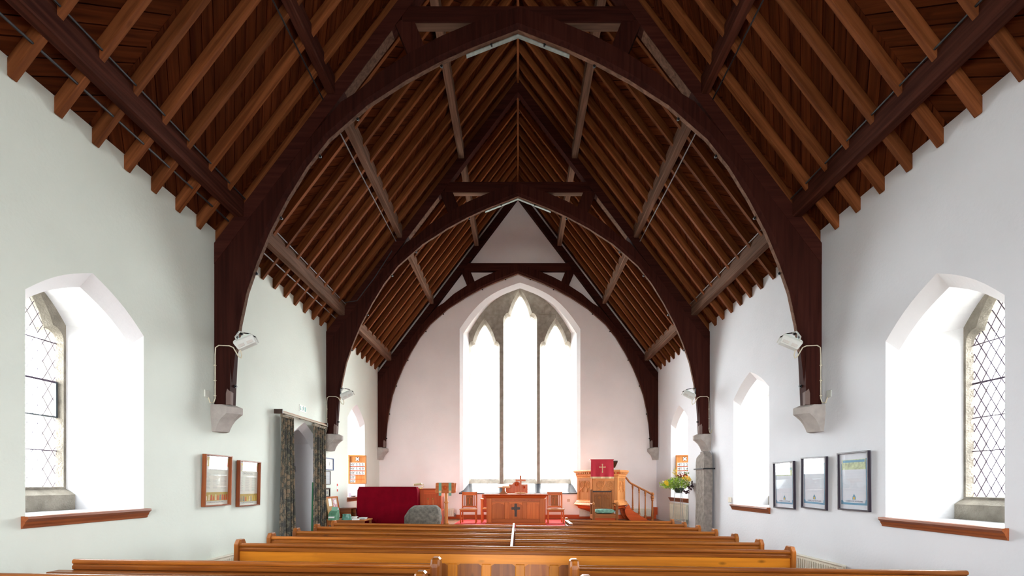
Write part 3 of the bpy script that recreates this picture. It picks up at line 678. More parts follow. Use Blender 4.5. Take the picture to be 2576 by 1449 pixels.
part('plinth', MB().box(-.735, .735, .0, .56, .0, .045), wood('oak', 'X'), t, bevel=.006)
part('frieze_rail', MB().box(-.58, .58, .024, .05, H-.20, H-.102), wood('oak', 'X'), t)
part('bottom_rail', MB().box(-.58, .58, .024, .05, .046, .14), wood('oak', 'X'), t)
for x, w in ((-.645, .13), (.645, .13), (-.215, .11), (.215, .11)):
    z1 = H-.102 if abs(x) > .5 else H-.201
    z0 = .046 if abs(x) > .5 else .141
    part('stile', MB().box(x-w/2 if abs(x) < .5 else (x-w/2), x+w/2, .024, .05, z0, z1), wood('oak', 'Z'), t, bevel=.005)
for i, (u, v) in enumerate(((-.578, -.272), (-.158, .158), (.272, .578))):
    p = part('panel', MB().box(u, v, .040, .0495, .142, H-.202), wood('oak', 'Z'), t)
    part('arched_head', MB().prism([(u, H-.20), (u, H-.275), (u+.03, H-.25), (u+.055, H-.238), (u+.07, H-.245), (u+.09, H-.222), ((u+v)/2, H-.214), (v-.09, H-.222), (v-.07, H-.245), (v-.055, H-.238), (v-.03, H-.25), (v, H-.275), (v, H-.20)], 'Y', .026, .039), wood('oak', 'X'), p)
for k in range(34):   # shallow carved band, too worn to read
    x = -.56+k*.0333; hh = .012+.009*random.random()
    part('carved_mark', MB().box(x, x+.012+.008*random.random(), .0215, .0245, H-.155-hh/2, H-.155+hh), wood('oakred', 'Z'), t)
cx, cz = 0.0, .40
cross = [(-.03, .14), (.03, .14), (.03, .16+.0), (.03, .35), (.055, .375), (.075, .375), (.08, .365), (.10, .37), (.10, .425), (.08, .43), (.075, .42), (.055, .42), (.03, .445), (.03, .485), (.022, .50), (-.022, .50)]
cr_ = [(.028, .20), (.028, .345), (.05, .372), (.07, .365), (.105, .372), (.105, .428), (.07, .435), (.05, .428), (.028, .455), (.035, .49), (.022, .515)]
cr_ = cr_ + [(-x, z) for x, z in cr_[::-1]]
part('carved_cross', MB().prism(cr_, 'Y', .030, .0398), wood('dark', 'Z'), t, label='dark inlaid cross')

t = thing('table_cross', 'plain wooden cross on a stepped base on the communion table', 'cross', (.065, 11.80, 1.2005))
part('base', MB().box(-.15, .15, -.07, .07, 0, .022), wood('oakgold', 'X'), t, bevel=.004)
part('step', MB().box(-.10, .10, -.05, .05, .0225, .042), wood('oakgold', 'X'), t, bevel=.004)
part('upright', MB().box(-.024, .024, -.015, .015, .0425, .455), wood('oak', 'Z'), t, bevel=.003)
part('crossbar', MB().box(-.125, .125, -.0152, .0152, .31, .355), wood('oak', 'X'), t, bevel=.003)
t = thing('book_stand', 'wooden book stand with a flared foot on the left of the table', 'book stand', (-.36, 11.82, 1.2005))
part('foot', MB().loft([[(-w, -.06, z), (w, -.06, z), (w, .06, z), (-w, .06, z)] for w, z in ((.11, 0), (.10, .012), (.055, .045), (.032, .09), (.032, .14), (.055, .165))]), wood('oakbrown', 'Z'), t)
part('desk', MB().loft([[(-.15, -.10, .155), (.15, -.12, .155), (.15, -.12, .168), (-.15, -.10, .168)], [(-.165, .10, .235), (.13, .08, .235), (.13, .08, .248), (-.165, .10, .248)]]), wood('oakgold', 'X'), t)
part('book_lip', MB().box(-.02, .17, -.135, -.12, .145, .19), wood('oakgold', 'X'), t, bevel=.003)
part('prop', MB().box(-.03, .03, -.05, -.02, .10, .165), wood('oak', 'Z'), t)

# ------------------------------------------------------------------ chairs in the chancel
def side_chair(x, y, label):
    t = thing('side_chair', label, 'chair', (x, y, PZ+.013), group='oak side chairs by the communion table')
    for sx in (-1, 1):
        part('leg', MB().box(*sorted((sx*.21, sx*.175)), 0, .038, 0, .335), wood('oak', 'Z'), t, bevel=.004)
        part('leg', MB().loft([[(sx*(.18)-.017, yy, z), (sx*.18+.017, yy, z), (sx*.18+.017, yy+.035, z), (sx*.18-.017, yy+.035, z)] for yy, z in ((.37, 0), (.35, .36), (.37, .60), (.40, .79))]), wood('oak', 'Z'), t)
        part('side_rail', MB().box(*sorted((sx*.205, sx*.18)), .0385, .36, .285, .335), wood('oak', 'Y'), t)
        part('stretcher', MB().box(*sorted((sx*.20, sx*.185)), .0385, .37, .10, .125), wood('oak', 'Y'), t)
        part('back_slat', MB().loft([[(sx*.125-.008, yy, z), (sx*.125+.008, yy, z), (sx*.125+.008, yy+.014, z), (sx*.125-.008, yy+.014, z)] for yy, z in ((.362, .40), (.40, .70))]), wood('oakbrown', 'Z'), t)
    part('front_rail', MB().box(-.175, .175, .004, .03, .285, .335), wood('oak', 'X'), t)
    part('seat', MB().box(-.222, .222, -.015, .36, .3355, .36), wood('oakgold', 'X'), t, bevel=.008)
    part('top_rail', MB().box(-.163, .163, .398, .422, .70, .785), wood('oak', 'X'), t, bevel=.004)
    part('bottom_rail', MB().box(-.163, .163, .360, .385, .385, .425), wood('oak', 'X'), t)
    p = part('back_panel', MB().loft([[(-.095, yy, z), (.095, yy, z), (.095, yy+.012, z), (-.095, yy+.012, z)] for yy, z in ((.368, .425), (.402, .70))]), wood('oakbrown', 'Z'), t)
    for cx in (-.042, .042):
        part('carved_arch', MB().tube([(cx-.038, .372, .47)] + [(cx+.038*math.cos(a), .388, .60+.05*math.sin(a)) for a in [math.pi*(1-k/8) for k in range(9)]] + [(cx+.038, .372, .47)], .006, 5), wood('oak', 'Z'), p)
side_chair(-1.257, 12.02, 'oak chair with a carved back panel left of the communion table')
side_chair(.955, 12.02, 'oak chair with a carved back panel right of the communion table')
def arm_chair(x, y, label, wd=.54):
    t = thing('elbow_chair', label, 'chair', (x, y, PZ+.013), group='low armchairs behind the communion table'); h = wd/2
    for sx in (-1, 1):
        part('leg', MB().box(*sorted((sx*h, sx*(h-.045))), 0, .045, 0, .58), wood('oak', 'Z'), t, bevel=.004)
        part('leg', MB().box(*sorted((sx*h, sx*(h-.045))), .40, .445, 0, .72), wood('oak', 'Z'), t, bevel=.004)
        part('arm', MB().box(*sorted((sx*(h+.012), sx*(h-.055))), -.03, .42, .5805, .615), wood('oakgold', 'Y'), t, bevel=.01)
        part('side_rail', MB().box(*sorted((sx*(h-.01), sx*(h-.035))), .0455, .3995, .27, .34), wood('oak', 'Y'), t)
    part('front_rail', MB().box(-h+.046, h-.046, .005, .035, .27, .34), wood('oakred', 'X'), t)
    part('seat', MB().box(-h+.046, h-.046, -.01, .40, .3405, .37), wood('oakgold', 'X'), t, bevel=.008)
    part('back_panel', MB().box(-h+.046, h-.046, .412, .432, .38, .70), wood('oakred', 'Z'), t)
arm_chair(-.685, 12.24, 'low oak armchair half hidden behind the left of the communion table')
arm_chair(.44, 12.24, 'low oak armchair half hidden behind the right of the communion table')
t = thing('minister_chair', 'tall oak chair with a rounded carved crest behind the communion table', 'chair', (-.035, 12.72, PZ+.013))
crest = [(-.30, .30), (-.30, .985), (-.13, .985), (-.10, 1.0), (-.075, 1.035), (-.04, 1.055), (0, 1.062)]; crest = crest + [(-x, z) for x, z in crest[:-1][::-1]]
part('back', MB().prism(crest, 'Y', .40, .435), wood('oak', 'Z'), t, bevel=.004)
part('roundel', MB().lathe([(.058, 0), (.058, .008), (.042, .012), (.03, .006), (.012, .012), (.002, .012)], 18).xf(Matrix.Translation((0, .40, .985)) @ Matrix.Rotation(R(90), 4, 'X')), wood('oakred', 'Z'), t)
for sx in (-1, 1):
    part('leg', MB().box(*sorted((sx*.29, sx*.24)), 0, .05, 0, .40), wood('oak', 'Z'), t)
    part('leg', MB().box(*sorted((sx*.29, sx*.24)), .36, .399, 0, .40), wood('oak', 'Z'), t)
    part('arm', MB().box(*sorted((sx*.30, sx*.235)), 0, .399, .60, .64), wood('oak', 'Y'), t, bevel=.01)
    part('arm_post', MB().box(*sorted((sx*.285, sx*.245)), 0, .045, .441, .599), wood('oak', 'Z'), t)
    part('carved_leaf', MB().ball((sx*.20, .40, .90), .035, 8, 5), wood('oakred', 'Z'), t)
part('seat', MB().box(-.29, .29, 0, .399, .401, .44), wood('oakred', 'X'), t, bevel=.008)

# armchair with green cushion before the pulpit
t = thing('armchair', 'oak armchair with a pale green seat cushion in front of the pulpit', 'chair', (2.10, 11.45, PZ))
for sx in (-1, 1):
    part('leg', MB().box(*sorted((sx*.31, sx*.25)), 0, .055, 0, .50), wood('oakbrown', 'Z'), t, bevel=.004)
    part('leg', MB().box(*sorted((sx*.295, sx*.235)), .44, .49, 0, .87), wood('oakbrown', 'Z'), t, bevel=.004)
    part('arm', MB().box(*sorted((sx*.315, sx*.255)), .03, .44, .5005, .535), wood('oakbrown', 'Y'), t, bevel=.008)
    part('arm_finial', MB().lathe([(.014, .50), (.022, .515), (.026, .535), (.018, .56), (.012, .575)], 10, (sx*.282, .012)), wood('oakgold', 'Z'), t, smooth=True)
    part('side_rail', MB().box(*sorted((sx*.30, sx*.27)), .0555, .4395, .16, .26), wood('oakbrown', 'Y'), t)
part('front_rail', MB().box(-.249, .249, .005, .045, .19, .26), wood('oakbrown', 'X'), t)
part('apron', MB().box(-.249, .249, .02, .04, .03, .189), wood('oakred', 'X'), t)
part('seat', MB().box(-.25, .25, .0, .4395, .2605, .285), wood('oakbrown', 'X'), t)
part('back_frame', MB().box(-.234, .234, .455, .485, .40, .80), wood('oakbrown', 'Z'), t)
part('cresting', MB().prism([(-.245, .80), (.245, .80), (.255, .86), (.225, .835), (0, .83), (-.225, .835), (-.255, .86)], 'Y', .45, .49), wood('dark', 'X'), t)
for cx in (-.11, .11):
    p = part('back_panel', MB().box(cx-.09, cx+.09, .446, .4545, .42, .745), wood('oakbrown', 'Z'), t)
    part('carved_arch', MB().tube([(cx-.075, .444, .44), (cx-.075, .444, .62)] + [(cx+.075*math.cos(a), .444, .64+.075*math.sin(a)) for a in [math.pi*(1-k/10) for k in range(11)]] + [(cx+.075, .444, .62), (cx+.075, .444, .44)], .008, 5), wood('oakbrown', 'Z'), p)
    part('carved_roundel', MB().lathe([(.03, 0), (.03, .006), (.018, .010), (.004, .006)], 12).xf(Matrix.Translation((cx+.03, .445, .66)) @ Matrix.Rotation(R(90), 4, 'X')), wood('oakbrown', 'Z'), p)
part('middle_stile', MB().box(-.018, .018, .443, .4545, .41, .75), wood('oakbrown', 'Z'), t)
cu = []
for i in range(13):
    u = i/12; ring = []
    for k in range(12):
        a = 2*math.pi*k/12; e = (1-abs(2*u-1)**6)**.5 if 0 < u < 1 else .25
        ring.append((-.235+.47*u, .21+.205*math.copysign(abs(math.cos(a))**.6, math.cos(a))*(.9+.1*e), .345+.058*math.copysign(abs(math.sin(a))**.7, math.sin(a))*max(e, .3)))
    cu.append(ring)
part('seat_cushion', MB().loft(cu), M_GREENF, t, smooth=True, label='pale green patterned seat cushion')

# ------------------------------------------------------------------ pulpit
PC = (2.25, 12.90)
t = thing('pulpit', 'carved hexagonal oak pulpit on a stem with a dentilled cornice', 'pulpit', (PC[0], PC[1], PZ))
def hexa(r, z): return [(r*math.cos(R(60*k)), r*math.sin(R(60*k)), z-PZ) for k in range(6)]
part('stem', MB().loft([hexa(r, z) for r, z in ((.24, PZ), (.24, PZ+.03), (.17, PZ+.06), (.145, PZ+.12), (.15, .64), (.20, .68))]), wood('oak', 'Z'), t)
part('underside', MB().loft([hexa(r, z) for r, z in ((.20, .6805), (.30, .69), (.42, .735), (.55, .775), (.62, .80), (.64, .845), (.72, .885), (.745, .89))]), wood('oakred', 'X'), t)
part('base_moulding', MB().loft([hexa(r, z) for r, z in ((.745, .8905), (.74, .905), (.70, .95), (.695, .975), (.655, 1.0), (.65, 1.03))]), wood('oakgold', 'X'), t)
part('drum', MB().loft([hexa(r, z) for r, z in ((.63, 1.0305), (.63, 1.60))]), wood('oakgold', 'Z'), t)
part('cornice', MB().loft([hexa(r, z) for r, z in ((.66, 1.6005), (.665, 1.63), (.655, 1.64), (.68, 1.655), (.685, 1.69), (.69, 1.7)) ]), wood('oakgold', 'X'), t)
part('coping', MB().loft([hexa(r, z) for r, z in ((.735, 1.7505), (.75, 1.765), (.75, 1.79), (.735, 1.81))]), wood('oakgold', 'X'), t)
part('dentil_core', MB().loft([hexa(.69, 1.7005), hexa(.70, 1.75)]), wood('oakred', 'X'), t)
ap = math.cos(R(30))
for fi in range(6):
    am = R(60*fi+30); n = Vector((math.cos(am), math.sin(am), 0)); r_ = Vector((-math.sin(am), math.cos(am), 0))
    if n.y > .3: continue
    FM = Matrix((( r_.x, -n.x, 0, n.x*.63*ap), (r_.y, -n.y, 0, n.y*.63*ap), (0, 0, 1, -PZ), (0, 0, 0, 1)))   # local x along face, -y outward, z = world height
    for k in range(7):
        part('dentil', MB().box(-.30+k*.09, -.30+k*.09+.05, -.095, -.055, 1.705, 1.7495).xf(FM), wood('oakgold', 'X'), t)
    part('face_frame', MB().box(-.315, -.245, -.022, -.0005, 1.031, 1.60).xf(FM), wood('oakgold', 'Z'), t, bevel=.004)
    part('face_frame', MB().box(.245, .315, -.022, -.0005, 1.031, 1.60).xf(FM), wood('oakgold', 'Z'), t, bevel=.004)
    part('face_frame', MB().box(-.2445, .2445, -.022, -.0005, 1.53, 1.60).xf(FM), wood('oakgold', 'X'), t, bevel=.004)
    pn = part('face_panel', MB().box(-.2445, .2445, -.006, -.0004, 1.032, 1.5295).xf(FM), wood('oakgold', 'Z'), t)
    for sx in (-1, 1):
        ring = [(sx*.125+.09*math.cos(a), -.013, 1.425+.085*math.sin(a)) for a in [2*math.pi*k/16 for k in range(17)]]
        part('tracery_ring', MB().tube(ring, .0085, 5, cap=False).xf(FM), wood('oakgold', 'Z'), pn)
        for q in range(4):
            a = R(45+90*q); c_ = (sx*.125+.040*math.cos(a), 1.425+.038*math.sin(a))
            part('tracery_foil', MB().tube([(c_[0]+.030*math.cos(b), -.011, c_[1]+.030*math.sin(b)) for b in [2*math.pi*k/9 for k in range(10)]], .005, 4, cap=False).xf(FM), wood('oakgold', 'Z'), pn)
        og = [(sx*.01, -.014, 1.52), (sx*.02, -.014, 1.44), (sx*.05, -.014, 1.37), (sx*.12, -.014, 1.32), (sx*.19, -.014, 1.29), (sx*.235, -.014, 1.24)]
        part('tracery_ogee', MB().tube(og, .010, 5).xf(FM), wood('oakgold', 'Z'), pn)
        part('tracery_drop', MB().tube([(sx*.10, -.012, 1.33), (sx*.105, -.012, 1.27), (sx*.085, -.012, 1.235)], [.008, .010, .016], 5).xf(FM), wood('oakgold', 'Z'), pn)
# book rest and fall
part('book_rest', MB().loft([[(-.30, -.70, 1.565), (.30, -.70, 1.565), (.30, -.70, 1.60), (-.30, -.70, 1.60)], [(-.30, -.36, 1.43), (.30, -.36, 1.43), (.30, -.36, 1.465), (-.30, -.36, 1.465)]]), wood('dark', 'X'), t)
part('rest_post', MB().box(-.06, .06, -.62, -.54, 1.3705, 1.50), wood('oak', 'Z'), t)
fall = thing('pulpit_fall', 'red cloth with a gold cross and fringe hanging from the pulpit', 'cloth', (PC[0]-.10, PC[1]-.72, 1.62))
rows = []
for k in range(9):
    z = .44-.44*k/8; rows.append([(-.285+.57*i/16+(.02*(z-.2) if 0 else 0)-.012*(1 if i == 0 else -1 if i == 16 else 0)*(1-z/.44), -.015-.012*math.sin(i*1.1+.4)*(1-z/.44)-.01*(1-z/.44), z) for i in range(17)])
cl = MB(); rows_b = [[(p[0], p[1]+.006, p[2]) for p in r] for r in rows]
cl.loft([r + rb[::-1] for r, rb in zip(rows, rows_b)])
part('cloth', cl, M_REDCLOTH, fall, smooth=True)
part('top_fold', MB().box(-.30, .30, -.017, .30, .4405, .455), M_REDCLOTH, fall, bevel=.004)
fr = MB().loft([[(p[0]*1.005, p[1]-.004-.004*(i % 2), z) for i, p in enumerate(rows[-1])] + [(p[0]*1.005, p[1]+.008, z) for p in rows[-1][::-1]] for z in (.012, -.015, -.035)])
part('fringe', fr, M_GOLD, fall)
def botony(s):
    q = [(.16, .0), (.13, .10)]
    a = [(.07, -.62), (.11, -.66), (.07, -.72), (.0, -.76)]
    pts = []
    for p in ([(.05, .05), (.05, .30), (.11, .34), (.06, .40), (0, .46)]): pts.append(p)
    return pts
cb = MB().prism([(x*.001, z*.001) for x, z in [(-9, -85), (-20, -95), (-10, -108), (0, -115), (10, -108), (20, -95), (9, -85), (9, 20), (62, 20), (70, 9), (80, 18), (88, 29), (80, 40), (70, 49), (62, 38), (9, 38), (9, 85), (20, 95), (10, 108), (0, 115), (-10, 108), (-20, 95), (-9, 85), (-9, 38), (-62, 38), (-70, 49), (-80, 40), (-88, 29), (-80, 18), (-70, 9), (-62, 20), (-9, 20)]], 'Y', -.046, -.034)
cb.v = [Vector((v.x*.95, v.y, v.z*1.0+.225)) for v in cb.v]
part('gold_cross', cb, M_GOLD, fall, label='gold embroidered cross')
# stair
t = thing('pulpit_stair', 'curving wooden stair with turned balusters to the right of the pulpit', 'stair', (3.2, 12.75, PZ))
st = [(2.93, .90), (2.96, .86), (2.985, .79), (3.06, .725), (3.25, .60), (3.40, .515), (3.51, .443), (3.04, .443), (2.95, .50), (2.885, .575), (2.85, .65), (2.83, .735), (2.86, .84)]
part('stringer', MB().prism(st, 'Y', 12.62, 12.66), wood('oakred', 'X'), t, space='world')
part('stringer', MB().prism(st, 'Y', 13.22, 13.26), wood('oakred', 'X'), t, space='world')
for k in range(3):
    x = 3.42-k*.17; z = PZ+.10+k*.12
    part('tread', MB().box(x-.17, x, 12.661, 13.219, z-.03, z), wood('oak', 'Y'), t, space='world')
hr = [(2.86, 1.62), (2.90, 1.567), (2.945, 1.505), (2.99, 1.465), (3.20, 1.354), (3.38, 1.264), (3.535, 1.184)]
part('handrail', MB().tube([(x, 12.64, z) for x, z in hr], .026, 8), wood('oakbrown', 'X'), t, smooth=True, space='world')
def turned(x, z0, z1, r, nm):
    h = z1-z0; pr = [(1.25, 0), (1.25, .10), (.8, .13), (1.1, .17), (1.0, .2), (.7, .5), (.62, .8), (1.0, .84), (.8, .88), (1.2, .90), (1.2, 1.0)]
    part(nm, MB().lathe([(r*a, z0+h*b) for a, b in pr], 10, (x, 12.64)), wood('oakbrown', 'Z'), t, smooth=True, space='world')
for x, z0, z1 in ((3.04, .755, 1.425), (3.21, .64, 1.335), (3.374, .545, 1.255)): turned(x, z0, z1, .022, 'baluster')
turned(3.56, PZ+.001, 1.13, .036, 'newel_post')
part('newel_cap', MB().ball((3.56, 12.64, 1.175), .05, 12, 8, .9), wood('oakbrown', 'Z'), t, smooth=True, space='world')

# ------------------------------------------------------------------ lectern, organ, boulder
t = thing('lectern', 'oak lectern on a turned post with two green bookmarks', 'lectern', (-1.69, 11.24, PZ))
part('foot', MB().lathe([(.088, 0), (.088, .03), (.07, .05), (.055, .09)], 8), wood('oakgold', 'Z'), t)
part('post', MB().lathe([(.044, .09), (.04, .40), (.038, .55), (.052, .565), (.052, .58), (.036, .60), (.033, .90)], 14), wood('oakgold', 'Z'), t, smooth=True)
dk = MB().loft([[(-.245, -.15, .80), (.245, -.15, .80), (.245, -.15, .83), (-.245, -.15, .83)], [(-.225, .13, 1.00), (.225, .13, 1.00), (.225, .13, 1.03), (-.225, .13, 1.03)]])
part('desk', dk, wood('oak', 'X'), t, bevel=.006)
fb = MB().prism([(-.225, .79), (.215, .79), (.225, .86), (.228, 1.02), (.18, 1.035), (-.18, 1.035), (-.22, 1.02), (-.225, .86)], 'Y', -.175, -.155)
p = part('front_board', fb, wood('oak', 'X'), t, bevel=.004)
part('carved_roundel', MB().lathe([(.055, 0), (.055, .006), (.042, .010), (.03, .004), (.015, .010), (.003, .010)], 18).xf(Matrix.Translation((0, -.175, .92)) @ Matrix.Rotation(R(90), 4, 'X')), wood('oakred', 'Z'), p)
for x in (-.115, .115):
    b = part('bookmark', MB().box(x-.032, x+.032, -.186, -.1805, .735, 1.036), M_MARK, t)
    part('fringe_band', MB().box(x-.026, x+.026, -.190, -.1865, .80, .85), M_GOLD, b)

t = thing('organ_console', 'reddish oak organ console with carved end panel behind the red velvet', 'organ', (-2.6, 11.36, PZ))
x0, x1, zt = -.85, .774, 1.335-PZ
part('case', MB().box(x0, x1, .02, .44, .0, zt-.03), wood('oakred', 'Z'), t)
part('top', MB().box(x0-.02, x1+.015, -.01, .46, zt-.03, zt), wood('oakred', 'X'), t, bevel=.006)
part('end_stile', MB().box(x1-.10, x1, .0, .0195, .0, zt-.031), wood('oakred', 'Z'), t)
part('end_stile', MB().box(x1-.52, x1-.42, .0, .0195, .0, zt-.031), wood('oakred', 'Z'), t)
part('top_rail', MB().box(x1-.419, x1-.101, .0, .0195, zt-.13, zt-.031), wood('oakred', 'X'), t)
part('bottom_rail', MB().box(x1-.419, x1-.101, .0, .0195, .0, .08), wood('oakred', 'X'), t)
for x in (x1-.32, x1-.20):
    part('carved_flower', MB().tube([(x, .016, .12), (x, .016, zt-.27)], .006, 5), wood('oakgold', 'Z'), t)
    part('carved_petals', MB().ball((x, .016, zt-.245), .024, 8, 5), wood('oakgold', 'Z'), t)
for z0, z1 in ((.03, .36), (.40, .70)):
    for y in (.10, .24, .34):
        part('side_slot', MB().box(x1-.002, x1+.002, y, y+.05, z0, z1), wood('dark', 'Z'), t)
t = thing('velvet_cover', 'deep red velvet cover draped over a low screen before the organ', 'cover', (-3.015, 11.0, PZ))
def drape(w, z0, z1, y0, y1):
    rings = []
    for k in range(14):
        u = k/13; z = z0+(z1-z0)*u; rd = .03*max(0, (u-.9)/.1)**2
        n = 40; ring = []
        flare = (1-u)*.03
        for i in range(n):
            x = -w/2-flare+rd+(w+2*flare-2*rd)*i/(n-1); ring.append((x, y0-flare*.6+rd+.006*math.sin(i*1.9+.6*u)*(1-u*.6)+.004*math.sin(i*.7), z))
        for i in range(n):
            x = w/2+flare-rd-(w+2*flare-2*rd)*i/(n-1); ring.append((x, y1+flare-rd+.004*math.sin(i*1.3), z))
        rings.append(ring)
    return MB().loft(rings)
part('front_fall', drape(1.375, .0, .937, .0, .27), M_RED, t, smooth=True)
part('cover_edge', MB().tube([(-.66, .01, .934), (0, .006, .937), (.66, .01, .934)], .008, 6), M_RED, t)
t = thing('desk_lamp', 'small brass strip lamp on the organ top beside the velvet', 'lamp', (-2.34, 11.42, 1.3355))
part('base', MB().lathe([(.05, 0), (.05, .012), (.012, .018)], 12), plain('brass', (.62, .46, .18), .3, metal=.8), t)
part('arm', MB().tube([(0, 0, .015), (.05, -.02, .03), (.10, -.04, .06), (.085, -.05, .10), (.03, -.05, .105)], .006, 6), plain('brass', (.62, .46, .18)), t)
part('shade', MB().tube([(-.15, -.05, .085), (-.14, -.05, .09), (.05, -.05, .108), (.055, -.05, .108)], [.012, .024, .028, .014], 8), plain('brass_pale', (.74, .66, .40), .35, metal=.5), t)
# boulder
mb = MB(); rings = []
cxb, wdb, hb = -2.12, .405, .527
for k in range(19):
    u = k/18; z = hb*u
    wl_ = wdb*(.955+.045*math.sin(math.pi*min(1, u*1.5)))*(1-max(0, (u-.42)/.58)**2.6*.58)
    wr_ = wdb*(.90+.10*math.sin(math.pi*min(1, u*1.1)))*(1-max(0, (u-.80)/.20)**2.2*.16)
    d = .29*(1-max(0, (u-.80)/.2)**2*.35); ring = []
    for i in range(48):
        a = 2*math.pi*i/48; c, s_ = math.cos(a), math.sin(a)
        x = (wr_ if c > 0 else wl_)*math.copysign(abs(c)**.72, c); y = d*math.copysign(abs(s_)**.72, s_)
        nz_ = noise.noise(Vector((x*3.3, y*3.3+5, z*3.6))); n2 = noise.noise(Vector((x*9, y*9+2, z*9))); n3 = noise.noise(Vector((x*24, y*24, z*24)))
        q = 1+.06*nz_+.035*n2+.015*n3
        ring.append((x*q, y*q, z + (.02*nz_+.01*n2 if k else 0)))
    rings.append(ring)
mb.loft(rings)
solo('boulder', MB().add([v + Vector((cxb, 10.62, PZ)) for v in mb.v], mb.f), M_BOUL, 'rounded grey boulder standing on the platform before the organ', 'stone', smooth=True, origin=(cxb, 10.62, PZ))

# ------------------------------------------------------------------ standing slab, flower stand
t = thing('standing_slab', 'tall weathered carved stone slab fixed against the right wall', 'stone', (3.87, 9.94, -.05))
rings = []
for k in range(22):
    u = k/21; z = 2.165*u; tp = max(0, (u-.93)/.07)
    ring = []
    for (x, y) in ((-.09, -.24), (-.09, -.12), (-.09, 0), (-.09, .12), (-.09, .235), (.0, .24), (.08, .235), (.085, 0), (.08, -.235), (.0, -.242)):
        q = noise.noise(Vector((x*9+3, y*7, z*2.3)))*.014+noise.noise(Vector((x*30, y*30, z*12)))*.005
        ring.append((x*(1-.15*tp)+q, y*(1-.05*u)*(1-.42*tp*tp) - .03*u + q + (.06*tp if y > 0 else 0)*-1, z - (.05*tp if y > .1 else 0)))
    rings.append(ring)
part('slab', MB().loft(rings), M_SLAB, t)
part('iron_strap', MB().box(-.115, .128, -.275, -.262, 1.795, 1.82).box(-.115, -.105, -.2615, .26, 1.795, 1.82), M_IRON, t)
t = thing('flower_stand', 'tall slender wire flower stand below the far right window', 'stand', (3.66, 10.85, PZ))
for k in range(3):
    a = R(90+120*k+180)
    part('leg', MB().tube([(.155*math.cos(a), .155*math.sin(a), .0), (.12*math.cos(a), .12*math.sin(a), .4), (.088*math.cos(a), .088*math.sin(a), .83), (.10*math.cos(a), .10*math.sin(a), .93)], .006, 6), plain('grey_wire', (.30, .31, .30), .5, metal=.5), t)
for z, r in ((.80, .09), (.19, .14)):
    part('ring', MB().tube([(r*math.cos(2*math.pi*k/20), r*math.sin(2*math.pi*k/20), z+(.008*math.sin(k*2.5) if z < .3 else 0)) for k in range(21)], .005, 5, cap=False), plain('grey_wire', (.30, .31, .30)), t)
t = thing('flower_arrangement', 'green and yellow flower arrangement in a dark bowl on the wire stand', 'flowers', (3.66, 10.85, PZ+.807))
part('bowl', MB().lathe([(.06, 0), (.072, .004), (.105, .08), (.112, .11), (.104, .11), (.098, .08), (.065, .015)], 18), plain('dark_green_bowl', (.030, .045, .030), .3), t, smooth=True)
rnd = random.Random(3)
LEAFM = [plain('leaf_lime', (.34, .50, .045), .5, var=.3), plain('leaf_mid', (.16, .30, .04), .5, var=.3), plain('leaf_pale', (.62, .70, .46), .6, var=.2), plain('leaf_purple', (.035, .012, .020), .45, var=.3), plain('leaf_bronze', (.20, .035, .015), .5, var=.3)]
def leaves(n, fn, sz, seed):
    q = random.Random(seed); mb = MB()
    for _ in range(n):
        c = Vector(fn(q)); d = Vector((q.uniform(-1, 1), q.uniform(-1, 1), q.uniform(-.6, .8))).normalized(); e = d.orthogonal().normalized()
        e = (Matrix.Rotation(q.uniform(0, 6.28), 3, d) @ e); nn = d.cross(e); l = sz*q.uniform(.6, 1.3)
        mb.add([c, c+d*l*.5+e*l*.28+nn*l*.06, c+d*l, c+d*l*.5-e*l*.28+nn*l*.06], [(0, 1, 2, 3)])
    return mb
def spread(xa, xb, za, zb_, dy=.16):
    def f(q):
        while 1:
            u, v, w = q.uniform(-1, 1), q.uniform(-1, 1), q.uniform(-1, 1)
            if u*u+v*v+w*w < 1: return ((xa+xb)/2+(xb-xa)/2*u, dy*w, (za+zb_)/2+(zb_-za)/2*v)
    return f
part('foliage', leaves(520, spread(-.30, .24, .07, .36), .05, 1), LEAFM[0], t, kind='stuff')
part('foliage', leaves(380, spread(-.36, .26, .05, .34), .05, 2), LEAFM[1], t, kind='stuff')
part('foliage', leaves(300, spread(-.14, .28, .12, .36), .035, 3), LEAFM[2], t, kind='stuff')
part('foliage', leaves(120, spread(-.46, -.18, .10, .26, .08), .05, 8), LEAFM[0], t, kind='stuff')
part('dark_leaves', leaves(46, spread(.16, .34, .06, .24, .08), .075, 4), LEAFM[3], t, kind='stuff')
part('dark_leaves', leaves(26, spread(.12, .24, -.03, .06, .06), .075, 6), LEAFM[3], t, kind='stuff')
part('bronze_leaves', leaves(50, spread(-.06, .16, .30, .46, .08), .06, 5), LEAFM[4], t, kind='stuff')
part('yellow_spray', leaves(50, spread(-.13, -.05, .38, .56, .04), .035, 7), plain('spray_yellow', (.75, .62, .04), .6), t, kind='stuff')
part('green_spray', leaves(40, spread(.14, .20, .36, .54, .03), .035, 9), LEAFM[1], t, kind='stuff')
for (x, z, r) in ((-.33, .235, .045), (-.30, .19, .03), (.17, .33, .04), (.20, .29, .035), (.05, .33, .028)):
    fm = MB()
    for k in range(7):
        a = 2*math.pi*k/7; fm.add([(x, -.10, z), (x+r*math.cos(a-.35), -.13, z+r*math.sin(a-.35)), (x+r*1.25*math.cos(a), -.125, z+r*1.25*math.sin(a)), (x+r*math.cos(a+.35), -.13, z+r*math.sin(a+.35))], [(0, 1, 2, 3)])
    part('yellow_flower', fm, plain('petal_yellow', (.85, .62, .03), .6), t, kind='stuff')

